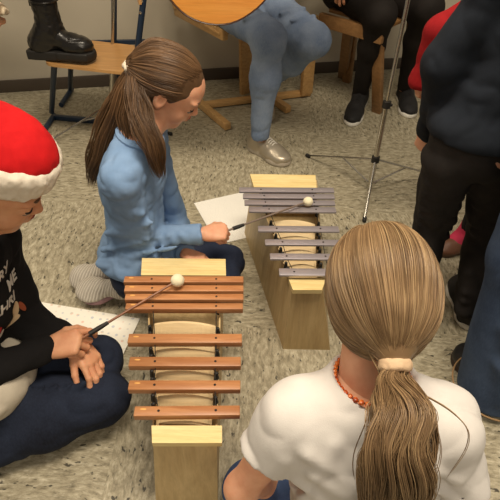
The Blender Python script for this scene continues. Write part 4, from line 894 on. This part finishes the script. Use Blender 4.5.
# ---- standing child in navy hooded jacket and black trousers, from behind
def child_navy():
    A = {}
    A['pelvis'] = at(478, 148, z=.60); P = A['pelvis']; A['chest'] = P+V3(.05, .01, .26); A['neck'] = A['chest']+V3(.01, .02, .14)
    A['shL'] = A['chest']+V3(-.115, 0, .09); A['shR'] = A['chest']+V3(.14, 0, .09); A['elL'] = at(443, 66, y=P[1]+.03); A['wrL'] = at(430, 130, z=.565)
    A['elR'] = A['shR']+V3(.09, 0, -.2); A['wrR'] = A['elR']+V3(.03, .04, -.19)
    A['hipL'] = P+V3(-.055, 0, -.03); A['hipR'] = P+V3(.06, 0, -.03); A['knL'] = at(432, 222, z=.33); A['anL'] = at(410, 305, z=.07); A['knR'] = at(485, 228, z=.33); A['anR'] = at(467, 306, z=.08); A['ls'] = .84
    s = .98; root = thing('person', 'standing child in a navy hooded jacket and black trousers, back to the camera', 'person', V3(P[0], P[1], 0))
    hc = A['neck']+V3(.01, .03, .15); F = V3(-.2, .95, -.15); U = V3(0, .15, .98)
    v = Vol(.006); g, ax = head(v, hc, F, U, .205); v.cone(g(-.1, 0, -.2), A['neck'], .045, .05, .03)
    hv = Vol(.0016); d = nrm(at(421, 154, z=.48)-A['wrL']); hand(hv, A['wrL']+d*.006, d, V3(.8, .5, 0), V3(.0, .9, .1), .92, (55, 65, 40), wr=lerp(A['wrL'], A['elL'], .2))
    hw = Vol(.003); hand(hw, A['wrR'], V3(0, .1, -1), V3(-1, 0, 0), V3(0, 1, 0), .92, (20, 30, 20), wr=lerp(A['wrR'], A['elR'], .2))
    bd = Vol(.008); limbs(bd, A, s); mk('body', *join([v.mesh(), hv.mesh(), hw.mesh(), bd.mesh()]), SKIN, root, True); face_parts(root, hc, F, U, .205, LIP, LASH, BROW, EYE)
    NV = cloth('navy_fleece', (36, 42, 52), (27, 32, 40), 60, .95, .35)
    def jk(v):
        limbs(v, A, s, .014, ('torso',), .03); v.ell(P+V3(.005, 0, .06), (.135, .10, .05), None, .03); v.cone(A['neck']+V3(0, -.05, -.02), A['neck']+V3(.0, -.09, -.09), .06, .04, .03)
        [v.cutl(P+V3(x_, 0, .035), V3(0, 0, -1), .15) for x_ in (0., .06)]; limbs(v, A, s, .014, ('armL', 'armR', 'foreL', 'foreR'), .03, .002); v.wr(.0035, 9, 31, (1, 1, 1), True); v.wr(.002, 24, 32, (1, 1, 1), True)
    v = Vol(.005); A2 = dict(A)
    so = cloth_part('hooded_jacket', NV, root, jk, h=.0052)
    v = Vol(.005); c = A['neck']+V3(0, -.045, -.015); v.ell(c, (.10, .06, .075)); v.ell(c+V3(0, .03, .05), (.075, .045, .05), None, .02, True); v.wr(.003, 25, 4, (1, 1, 1), True); mk('hood', *v.mesh(), NV, so, True)
    m = MB(); w_ = A['wrL']+(A['elL']-A['wrL'])*.05; dd = nrm(A['wrL']-A['elL']); aa = nrm(np.cross(dd, (0, 1, 0))); bb = np.cross(dd, aa); m.tube([w_+(aa*math.cos(t)+bb*math.sin(t))*.029 for t in np.linspace(0, 6.2832, 24)], .005, 8); m.build('cuff', NV, so)
    def tr(v):
        limbs(v, A, s, .011, ('hips', 'thighL', 'thighR', 'shinL', 'shinR'), .012, .006); v.ell(P+V3(.005, 0, .055), (.122, .095, .07), None, .03)
        for q in 'LR':
            for t in (.35, .5, .62, .75, .88, 1.02): p = lerp(A['hip'+q], A['kn'+q], t); v.cone(p+V3(-.05, -.035, .02), p+V3(.04, -.04, -.015), .009, .006, .018)
            for t in (.2, .5, .75, .88): p = lerp(A['kn'+q], A['an'+q], t); v.cone(p+V3(-.03, -.03, .01), p+V3(.03, -.034, -.01), .008, .005, .015)
        v.cut(V3(0, 0, .06), V3(0, 0, -1)); v.wr(.004, 16, 33, (1, 1, 1), True)
    cloth_part('trousers', cloth('black_denim', (50, 46, 44), (34, 31, 30), 70, .85, .4), root, tr, h=.0055)
    SH = [plain('black_canvas', (26, 25, 26), .7, bs=.3), WHITERUB, DARKLACE]
    a = A['anR']; shoe(root, at(471, 331, z=0), at(456, 283, z=0), .085, .075, SH); shoe(root, at(412, 332, z=0), at(396, 278, z=0), .085, .07, SH)
child_navy()

# ---- person at the right edge in wide blue jeans
def jeans_person():
    A = {}
    A['anL'] = at(498, 378, z=.09); a = A['anL']; A['knL'] = at(524, 262, z=.45); A['hipL'] = A['knL']+V3(.01, .03, .36); P = A['hipL']+V3(.09, 0, .03); A['pelvis'] = P; A['hipR'] = P+V3(.09, 0, -.03)
    A['knR'] = A['hipR']+V3(.02, .03, -.38); A['anR'] = A['knR']+V3(.0, -.02, -.36); A['chest'] = P+V3(.02, 0, .34); A['neck'] = P+V3(.02, .02, .53)
    A['shL'] = A['chest']+V3(-.15, 0, .12); A['shR'] = A['chest']+V3(.16, 0, .12)
    A['elL'] = A['shL']+V3(-.0, -.04, -.26); A['wrL'] = A['elL']+V3(.10, .14, .02); A['elR'] = A['shR']+V3(.03, 0, -.26); A['wrR'] = A['elR']+V3(-.02, .1, -.2)
    s = 1.15; root = thing('person', 'person in wide blue jeans standing at the right edge, only one leg showing', 'person', V3(P[0], P[1], 0)); hc = A['neck']+V3(0, .03, .17); F = V3(-.6, .8, -.1); U = V3(0, .1, 1)
    v = Vol(.006); g, ax = head(v, hc, F, U, .22); v.cone(g(-.1, 0, -.2), A['neck'], .05, .055, .03); hv = Vol(.003); hand(hv, A['wrL'], V3(.4, .8, 0), V3(0, .3, -1), V3(-.5, 0, 0), 1., (30, 40, 30), wr=lerp(A['wrL'], A['elL'], .2)); hand(hv, A['wrR'], V3(0, .4, -1), V3(-1, 0, 0), V3(0, 1, 0), 1., (20, 30, 20), wr=lerp(A['wrR'], A['elR'], .2))
    bd = Vol(.009); limbs(bd, A, s); mk('body', *join([v.mesh(), hv.mesh(), bd.mesh()]), SKIN2, root, True); face_parts(root, hc, F, U, .22, LIP, LASH, BROW, EYE)
    v = Vol(.006); v.ell(g(-.08, 0, .13), [x*.22 for x in (.49, .42, .43)], ax); v.ell(g(.4, 0, -.1), [x*.22 for x in (.4, .6, .5)], ax, .01, True); v.cut(g(0, 0, -.3), -ax[2]); mk('hair', *v.mesh(), HAIR_A, root, True, var=None)
    def top(v): limbs(v, A, s, .014, ('torso', 'armL', 'armR', 'foreL', 'foreR'), .035); v.cut(P+V3(0, 0, .05), V3(0, 0, -1)); v.cut(A['neck']+V3(0, 0, -.02), V3(0, 0, 1)); v.wr(.003, 15, 3, (1, 1, 1), True)
    cloth_part('sweater', cloth('grey_sweater', (96, 96, 100), (80, 80, 84), 60, .95, .4), root, top, h=.008)
    def jn(v):
        limbs(v, A, s, .02, ('hips', 'thighL', 'thighR'), .03)
        for q in 'LR':
            e = A['an'+q]+V3(0, 0, -.065); v.cone(A['kn'+q], e, .072, .086, .03)
            for t in (.2, .45, .7): p = lerp(A['kn'+q], e, t); v.cone(p+V3(-.04, -.07, .06), p+V3(-.0, -.085, -.06), .012, .008, .03)
        v.cut(V3(0, 0, .03), V3(0, 0, -1)); v.wr(.004, 11, 5, (1, 1, .5), True)
    jo = cloth_part('jeans', denim('blue_denim', (66, 82, 108), (48, 62, 86), (100, 118, 144)), root, jn, h=.006)
    m = MB(); e = A['anL']*V3(1, 1, 0)+V3(0, 0, .055); m.tube([e+V3(.105*math.cos(t), .105*math.sin(t), 0) for t in np.linspace(0, 6.2832, 40)], .0022, 6); m.build('hem_stitching', plain('tan_thread', (150, 120, 84), .8), jo)
    SH = [plain('black_leather', (24, 24, 26), .45), plain('brown_sole', (52, 40, 32), .7), plain('yellow_laces', (222, 196, 96), .7)]
    h0 = at(503, 408, z=0); o = shoe(root, h0, at(458, 350, z=0), .095, .065, SH, laces=False); Fd = nrm(at(458, 350, z=0)-h0); L = V3(-Fd[1], Fd[0], 0); L = L if L[0] < 0 else -L
    tp = at(458, 350, z=0); m = MB()
    m.tube([tp-Fd*(.030+.03*(1-abs(q)))+L*(q*.036)+V3(0, 0, .034+.012*(1-abs(q))) for q in np.linspace(-1, 1, 9)], .007, 8); m.build('stripe', plain('yellow_band', (226, 204, 120), .6), o)
    m = MB(); m.ball(tp-Fd*.06+L*.034+V3(0, 0, .04), (.013, .013, .011), 10); m.build('badge', WHITERUB, o)
    hR = A['anR']*V3(1, 1, 0); shoe(root, hR-Fd*.06, hR+Fd*.16, .095, .065, SH, laces=False)
jeans_person()

# ---- child in red behind the navy child
def child_red():
    A = {}; f = at(459, 250, z=0); A['anR'] = V3(f[0]+.012, f[1]+.01, .075); A['knR'] = A['anR']+V3(.015, -.01, .24); A['hipR'] = A['knR']+V3(.03, .03, .27); P = A['hipR']+V3(.065, .04, .03); A['pelvis'] = P
    A['hipL'] = P+V3(.06, .03, -.03); A['knL'] = A['hipL']+V3(.0, -.01, -.28); A['anL'] = A['knL']+V3(.01, .02, -.245); A['chest'] = P+V3(-.035, .0, .25); A['neck'] = A['chest']+V3(0, .0, .14)
    A['shR'] = A['chest']+V3(-.10, -.05, .09); A['shL'] = A['chest']+V3(.10, .06, .09); A['elR'] = at(440, 30, y=P[1]+.0); A['wrR'] = at(424, 76, y=P[1]+.02)
    A['elL'] = A['shL']+V3(.05, 0, -.2); A['wrL'] = A['elL']+V3(-.04, -.08, -.15)
    s = .85; root = thing('person', 'child in a red jacket and pink socks mostly hidden behind the navy-jacketed child', 'person', V3(P[0], P[1], 0)); hc = A['neck']+V3(0, -.0, .16); F = V3(-.9, -.1, -.3); U = V3(-.2, 0, .95)
    v = Vol(.006); g, ax = head(v, hc, F, U, .2); v.cone(g(-.1, 0, -.2), A['neck'], .042, .046, .03); hv = Vol(.003); hand(hv, A['wrR'], A['wrR']-A['elR'], V3(.9, 0, 0), V3(0, -1, 0), .85, (60, 70, 50), wr=lerp(A['wrR'], A['elR'], .2)); hand(hv, A['wrL'], V3(0, -.4, -1), V3(-1, 0, 0), V3(0, 1, 0), .85, (20, 30, 20), wr=lerp(A['wrL'], A['elL'], .2))
    bd = Vol(.009); limbs(bd, A, s); mk('body', *join([v.mesh(), hv.mesh(), bd.mesh()]), SKIN, root, True); face_parts(root, hc, F, U, .2, LIP, LASH, BROW, EYE)
    v = Vol(.006); v.ell(g(-.08, 0, .13), [x*.2 for x in (.49, .42, .43)], ax); v.ell(g(.4, 0, -.1), [x*.2 for x in (.4, .6, .5)], ax, .01, True); v.cut(g(0, 0, -.3), -ax[2]); mk('hair', *v.mesh(), HAIR_A, root, True)
    def top(v):
        limbs(v, A, s, .014, ('torso', 'armL', 'armR', 'foreL', 'foreR'), .03, .008); v.cone(A['wrR'], A['wrR']+(A['wrR']-A['elR'])*.12, .028, .038, .02); v.cut(P+V3(0, 0, -.05), V3(0, 0, -1)); v.cut(A['neck']+V3(0, 0, -.02), V3(0, 0, 1)); v.wr(.004, 15, 3, (1, 1, 1), True)
    cloth_part('jacket', cloth('red_cloth', (170, 30, 34), (138, 20, 26), 60, .9, .4), root, top, h=.007)
    def tr(v): limbs(v, A, s, .008, ('hips', 'thighL', 'thighR', 'shinL', 'shinR'), .03); v.cut(V3(0, 0, .10), V3(0, 0, -1)); v.wr(.002, 20, 3, (1, 1, 1), True)
    cloth_part('leggings', cloth('black_leggings', (28, 26, 26), (20, 18, 18), 60, .9, .3), root, tr, h=.006)
    PS = cloth('pink_knit', (206, 72, 100), (186, 52, 82), 90, .95, .5); SH = [plain('brown_leather', (104, 66, 44), .5), plain('tan_sole', (84, 62, 44), .7), LACE]
    for q in 'RL':
        a = A['an'+q]; sc_ = cloth_part('sock', PS, root, lambda v: (v.cone(a+V3(-.005, 0, -.03), a+V3(.003, 0, .04), .036, .034), v.cone(a+V3(-.005, 0, -.03), a+V3(-.05, -.005, -.045), .034, .026), v.wr(.002, 60, 3)), h=.003)
        h0 = a*V3(1, 1, 0)+V3(.042, .006, 0); shoe(root, h0, h0+V3(-.155, -.03, 0), .075, .042, SH, laces=False)
child_red()

# ---- guitar player: jeans and silver shoe
def player():
    A = {}; A['pelvis'] = at(246, -2, y=2.36); P = A['pelvis']; A['chest'] = P+V3(-.0, .02, .33); A['neck'] = P+V3(0, -.0, .53); A['hipL'] = P+V3(.10, -.01, -.02); A['hipR'] = P+V3(-.10, -.04, -.02)
    A['knR'] = at(269, 38, y=1.98); A['anR'] = at(260, 135, z=.10); A['knL'] = at(314, 40, y=2.05); A['anL'] = at(262, 86, y=2.42); A['ls'] = .93
    A['shR'] = A['chest']+V3(-.17, -.02, .12); A['shL'] = A['chest']+V3(.17, 0, .12); A['elR'] = A['shR']+V3(-.10, -.16, -.20); A['wrR'] = A['elR']+V3(.2, -.16, .03); A['elL'] = A['shL']+V3(.13, -.1, -.22); A['wrL'] = A['elL']+V3(.10, -.2, .1)
    s = 1.2; root = thing('person', 'seated guitar player in light blue jeans and a silver shoe', 'person', V3(P[0], P[1], 0)); hc = A['neck']+V3(0, -.03, .17); F = V3(.1, -.95, -.3); U = V3(0, -.3, .95)
    v = Vol(.006); g, ax = head(v, hc, F, U, .22); v.cone(g(-.1, 0, -.2), A['neck'], .05, .055, .03); hv = Vol(.003); hand(hv, A['wrR'], V3(.9, 0, -.3), V3(0, .9, -.2), V3(0, 0, 1), 1., (30, 40, 30), wr=lerp(A['wrR'], A['elR'], .2)); hand(hv, A['wrL'], V3(.3, -.4, .8), V3(-1, 0, 0), V3(0, 0, 1), 1., (50, 60, 40), wr=lerp(A['wrL'], A['elL'], .2))
    bd = Vol(.009); limbs(bd, A, s); mk('body', *join([v.mesh(), hv.mesh(), bd.mesh()]), SKIN, root, True); face_parts(root, hc, F, U, .22, LIP, LASH, BROW, EYE)
    v = Vol(.006); v.ell(g(-.08, 0, .13), [x*.22 for x in (.49, .42, .43)], ax); v.ell(g(.4, 0, -.1), [x*.22 for x in (.4, .6, .5)], ax, .01, True); v.cone(g(-.4, 0, 0), g(-.5, 0, -.8), .07, .05, .03); mk('hair', *v.mesh(), HAIR_A, root, True)
    def top(v): limbs(v, A, s, .014, ('torso', 'armL', 'armR', 'foreL', 'foreR'), .035); v.cut(P+V3(0, 0, .03), V3(0, 0, -1)); v.cut(A['neck']+V3(0, 0, -.02), V3(0, 0, 1)); v.wr(.003, 15, 3, (1, 1, 1), True)
    cloth_part('sweater', cloth('beige_sweater', (170, 150, 130), (150, 132, 112), 60, .95, .4), root, top, h=.008)
    def jn(v):
        limbs(v, A, s, .006, ('hips', 'thighL', 'thighR', 'shinL', 'shinR'), .05, .004)
        for q in 'RL':
            for i, t in enumerate((.80, .86, .92, .97)): p = lerp(A['kn'+q], A['an'+q], t); w_ = .030; v.cone(p+V3(-w_*.8, -w_*.62, .006*(-1)**i), p+V3(w_*.8, -w_*.62, -.006*(-1)**i), .007, .005, .012)
            for t in (.1, .25, .6, .8): p = lerp(A['hip'+q], A['kn'+q], t); v.cone(p+V3(-.06, -.02, .05), p+V3(.03, -.03, .075), .008, .006, .02)
        v.cut(A['anR']+V3(0, 0, -.012), V3(0, 0, -1)); v.wr(.0022, 17, 5, (1, 1, 1), True).wr(.001, 45, 6, (1, 1, 1), True)
    jo = cloth_part('jeans', denim('light_denim', (132, 148, 172), (106, 124, 152), (184, 194, 206)), root, jn, h=.005)
    m = MB(); k, a = A['knR'], A['anR']; m.tube([lerp(k, a, t)+V3(-.045+.012*t, -.030+.01*t, 0) for t in np.linspace(.15, .98, 12)], .0016, 5); m.build('seam', plain('seam_thread', (76, 96, 124), .8), jo)
    SV = M('silver_leather', (176, 166, 148), .32, .55); SV.bump(SV.noise(60, detail=4), .3, .002); SH = [SV.m, plain('grey_sole', (170, 160, 144), .6), LACE]
    shoe(root, at(250, 145, z=0), at(285, 165, z=0)+V3(.012, -.01, 0), .092, .068, SH, lab='silver metallic shoe')
    a = A['anL']; shoe(root, V3(a[0]-.01, a[1]+.03, a[2]-.085+.03), V3(a[0]+.03, a[1]-.14, .0), .09, .06, SH, lab='silver metallic shoe')
player()

# ---- seated person in black leggings
def black_sitter():
    A = {}; A['anR'] = at(360, 92, z=.08); A['knR'] = at(381, 14, y=2.33); A['anL'] = at(405, 86, z=.09); A['knL'] = at(428, 8, y=2.36)
    P = V3(.50, 2.70, .53); A['pelvis'] = P; A['hipR'] = P+V3(-.10, 0, -.02); A['hipL'] = P+V3(.10, 0, -.02); A['chest'] = P+V3(0, .02, .33); A['neck'] = P+V3(0, .0, .53); A['calfR'] = V3(-.0, .02, 0); A['calfL'] = V3(0, .02, 0)
    A['shR'] = A['chest']+V3(-.17, 0, .12); A['shL'] = A['chest']+V3(.17, 0, .12); A['elR'] = A['shR']+V3(-.08, -.12, -.22); A['wrR'] = V3(.36, 2.42, .64); A['elL'] = A['shL']+V3(.06, -.12, -.22); A['wrL'] = A['elL']+V3(-.1, -.2, .02)
    s = 1.28; root = thing('person', 'person in black leggings and black sneakers sitting on the brown chair', 'person', V3(P[0], P[1], 0)); hc = A['neck']+V3(0, -.03, .17); F = V3(-.1, -.95, -.3); U = V3(0, -.3, .95)
    v = Vol(.006); g, ax = head(v, hc, F, U, .22); v.cone(g(-.1, 0, -.2), A['neck'], .05, .055, .03); hv = Vol(.003); hand(hv, A['wrR'], V3(-.2, -.6, -.5), V3(.2, .3, -.9), V3(1, 0, 0), 1., (30, 40, 30), wr=lerp(A['wrR'], A['elR'], .2)); hand(hv, A['wrL'], V3(-.6, -.5, 0), V3(0, .2, -1), V3(0, -1, 0), 1., (30, 40, 30), wr=lerp(A['wrL'], A['elL'], .2))
    bd = Vol(.009); limbs(bd, A, s); mk('body', *join([v.mesh(), hv.mesh(), bd.mesh()]), SKIN2, root, True); face_parts(root, hc, F, U, .22, LIP, LASH, BROW, EYE)
    v = Vol(.006); v.ell(g(-.08, 0, .13), [x*.22 for x in (.49, .42, .43)], ax); v.ell(g(.4, 0, -.1), [x*.22 for x in (.4, .6, .5)], ax, .01, True); v.cone(g(-.4, 0, 0), g(-.5, 0, -.8), .07, .05, .03); mk('hair', *v.mesh(), HAIR_A, root, True)
    DK = cloth('dark_cardigan', (40, 34, 36), (28, 24, 26), 60, .95, .4)
    def top(v):
        limbs(v, A, s, .014, ('torso', 'armL', 'armR', 'foreL', 'foreR'), .035); v.cone(P+V3(-.12, -.08, .02), V3(.37, 2.44, .555), .09, .035, .04); v.cut(P+V3(0, 0, -.05), V3(0, 0, -1)); v.cut(A['neck']+V3(0, 0, -.02), V3(0, 0, 1)); v.wr(.003, 15, 3, (1, 1, 1), True)
    cloth_part('cardigan', DK, root, top, h=.008)
    def lg(v): limbs(v, A, s, .003, ('hips', 'thighL', 'thighR', 'shinL', 'shinR'), .03); v.cut(V3(0, 0, .07), V3(0, 0, -1)); v.wr(.0012, 30, 3)
    cloth_part('leggings', cloth('sheer_black_leggings', (36, 31, 28), (26, 22, 20), 90, .8, .25), root, lg, h=.005)
    SH = [plain('black_mesh', (24, 23, 24), .75, bs=.4), WHITERUB, DARKLACE]
    shoe(root, at(361, 98, z=0), at(350, 127, z=0), .088, .075, SH, high=.1); shoe(root, at(402, 94, z=0), at(408, 116, z=0)+V3(.0, -.03, 0), .088, .075, SH, high=.1)
black_sitter()

# ---- person with one boot on the school chair
def boot_person():
    A = {}; sz = .388; A['anR'] = at(50, 27, z=sz+.12); a = A['anR']; A['knR'] = a+V3(-.01, .00, .34); A['hipR'] = V3(-1.10, 1.95, .90); P = V3(-1.2, 1.90, .93); A['pelvis'] = P; A['hipL'] = P+V3(-.09, -.04, -.03); A['knL'] = V3(-1.32, 1.86, .50); A['anL'] = V3(-1.36, 1.88, .10)
    A['chest'] = P+V3(.02, 0, .34); A['neck'] = P+V3(.03, 0, .53); A['shR'] = A['chest']+V3(.10, -.13, .12); A['shL'] = A['chest']+V3(-.10, .13, .12); A['elR'] = A['shR']+V3(.06, -.0, -.26); A['wrR'] = at(-5, 22, y=1.80); A['elL'] = A['shL']+V3(0, .05, -.27); A['wrL'] = A['elL']+V3(.2, .05, .02)
    A['hipR'] = P+V3(.09, .06, -.02)
    s = 1.15; root = thing('person', 'person in beige knit with one black boot up on the school chair', 'person', V3(-1.3, 1.9, 0)); hc = A['neck']+V3(.03, 0, .17); F = V3(.9, .2, -.4); U = V3(.35, 0, .93)
    v = Vol(.006); g, ax = head(v, hc, F, U, .22); v.cone(g(-.1, 0, -.2), A['neck'], .05, .055, .03); hv = Vol(.003); hand(hv, A['wrL'], V3(.9, 0, 0), V3(0, 0, -1), V3(0, -1, 0), 1., (30, 40, 30), wr=lerp(A['wrL'], A['elL'], .2)); hand(hv, A['wrR'], V3(-.5, .6, 0), V3(0, 0, -1), V3(0, 1, 0), .95, (30, 40, 30), wr=lerp(A['wrR'], A['elR'], .2))
    bd = Vol(.009); limbs(bd, A, s); mk('body', *join([v.mesh(), hv.mesh(), bd.mesh()]), SKIN, root, True); face_parts(root, hc, F, U, .22, LIP, LASH, BROW, EYE)
    v = Vol(.006); v.ell(g(-.08, 0, .13), [x*.22 for x in (.49, .42, .43)], ax); v.ell(g(.4, 0, -.1), [x*.22 for x in (.4, .6, .5)], ax, .01, True); v.cone(g(-.4, 0, 0), g(-.5, 0, -.8), .07, .05, .03); mk('hair', *v.mesh(), HAIR_A, root, True)
    KN = M('beige_cable_knit', (206, 188, 160), .95); wv = KN.nd('TexWave'); wv.inputs['Scale'].default_value = 22; wv.inputs['Distortion'].default_value = 4; KN.l.new(KN.tc.outputs['Object'], wv.inputs['Vector']); KN.col(KN.mix(wv.outputs['Fac'], (150, 130, 104), (214, 198, 170))).bump(wv.outputs['Fac'], 1., .006)
    def top(v):
        limbs(v, A, s, .02, ('torso', 'armL', 'armR', 'foreL', 'foreR'), .035, .01); w_ = A['wrR']; v.cone(w_, w_+V3(.0, .01, -.13), .058, .045, .03)
        v.cut(A['neck']+V3(0, 0, -.02), V3(0, 0, 1)); v.cut(P+V3(0, 0, -.30), V3(0, 0, -1)); v.wr(.004, 15, 3, (1, 1, 1), True)
    cloth_part('knit_sweater', KN.m, root, top, h=.008)
    TR = cloth('black_trousers', (30, 27, 25), (22, 20, 19), 60, .85, .3)
    def tr(v): limbs(v, A, s, .006, ('hips', 'thighL', 'thighR', 'shinL', 'shinR'), .03); v.cut(V3(0, 0, .1), V3(0, 0, -1)); v.wr(.002, 25, 3, (1, 1, 1), True)
    cloth_part('trousers', TR, root, tr, h=.006)
    LE = M('black_boot_leather', (26, 24, 22), .28); LE.bump(LE.noise(30, detail=3), .25, .003); LE = LE.m; SO = plain('boot_sole', (30, 28, 26), .6)
    for (hl, to, an) in ((at(33, 56, z=sz), at(96, 60, z=sz), A['anR']), (A['anL']*V3(1, 1, 0)+V3(-.06, 0, 0), A['anL']*V3(1, 1, 0)+V3(.2, 0, 0), A['anL'])):
        F = nrm(to-hl); U = V3(0, 0, 1); L = np.cross(U, F); ln = np.linalg.norm(to-hl); gg = lambda a, b_, c_: hl+F*a*ln+L*b_+U*c_; v = Vol(.0045); T0 = an*V3(1, 1, 0)
        v.ell(gg(.76, 0, .055), (ln*.235, .047, .040), (F, L, U), .02); v.ell(gg(.22, 0, .06), (ln*.22, .042, .055), (F, L, U), .02); v.cone(gg(.3, 0, .10), gg(.62, 0, .065), .042, .036, .03); v.cone(gg(.22, 0, .06), V3(an[0], an[1], hl[2]+.13), .045, .045, .03); v.cone(V3(an[0], an[1], hl[2]+.13), V3(an[0]-.005, an[1], hl[2]+.235), .045, .052, .02)
        v.cut(gg(0, 0, .035), -U).cut(V3(0, 0, hl[2]+.22), U); v.wr(.002, 30, 7, (1, 1, 2.5), True); bo = mk('boot', *v.mesh(), LE, root, True)
        v = Vol(.004); v.box(gg(.22, 0, .019), (ln*.24, .044, .021), (F, L, U), .01, .008); v.box(gg(.5, 0, .026), (ln*.3, .036, .014), (F, L, U), .01, .008); v.box(gg(.70, 0, .022), (ln*.24, .048, .018), (F, L, U), .01, .008); v.ell(gg(.80, 0, .022), (ln*.22, .050, .045), (F, L, U), .01); v.cut(gg(0, 0, .038), U).cut(gg(0, 0, .0), -U)
        for i in range(9): v.cone(gg(.55+i*.05, -.07, .002), gg(.55+i*.05, .07, .002), .004, .004, .001, True) if i < 8 else None
        mk('sole', *v.mesh(), SO, bo, True)
        m = MB(); m.tube([V3(an[0], an[1], hl[2]+.222)+V3(.052*math.cos(t), .052*math.sin(t), 0) for t in np.linspace(0, 6.2832, 26)], .004, 8); m.tube([V3(an[0]-.052, an[1]-.01, hl[2]+z_) for z_ in (.2, .245)], .005, 6); m.build('cuff', LE, bo)
boot_person()
# ------------------------------------------------------------- light
w = bpy.data.worlds.new('room_light'); scene.world = w; w.use_nodes = True; bg = w.node_tree.nodes['Background']; bg.inputs[0].default_value = (1., .88, .72, 1); bg.inputs[1].default_value = .22
def lamp(name, loc, rx, ry, sx, sy, pw, col=(1, .855, .665)):
    l = bpy.data.lights.new(name, 'AREA'); l.shape = 'RECTANGLE'; l.size = sx; l.size_y = sy; l.energy = pw; l.color = col
    o = bpy.data.objects.new(name, l); COL.objects.link(o); o.location = loc; o.rotation_euler = (rx, ry, 0)
lamp('ceiling_lamp', (.3, .7, 2.75), 0, 0, 1.3, .5, 62)
lamp('ceiling_lamp', (-1.6, 1.2, 2.75), 0, 0, 1.3, .4, 26)
lamp('ceiling_lamp', (.6, -1.6, 2.75), 0, 0, 1.3, .4, 30)
vs = scene.view_settings; scene.display_settings.display_device = 'sRGB'; vs.view_transform = 'Standard'; vs.look = 'None'; vs.gamma = 1; vs.use_curve_mapping = False; vs.exposure = 0.18
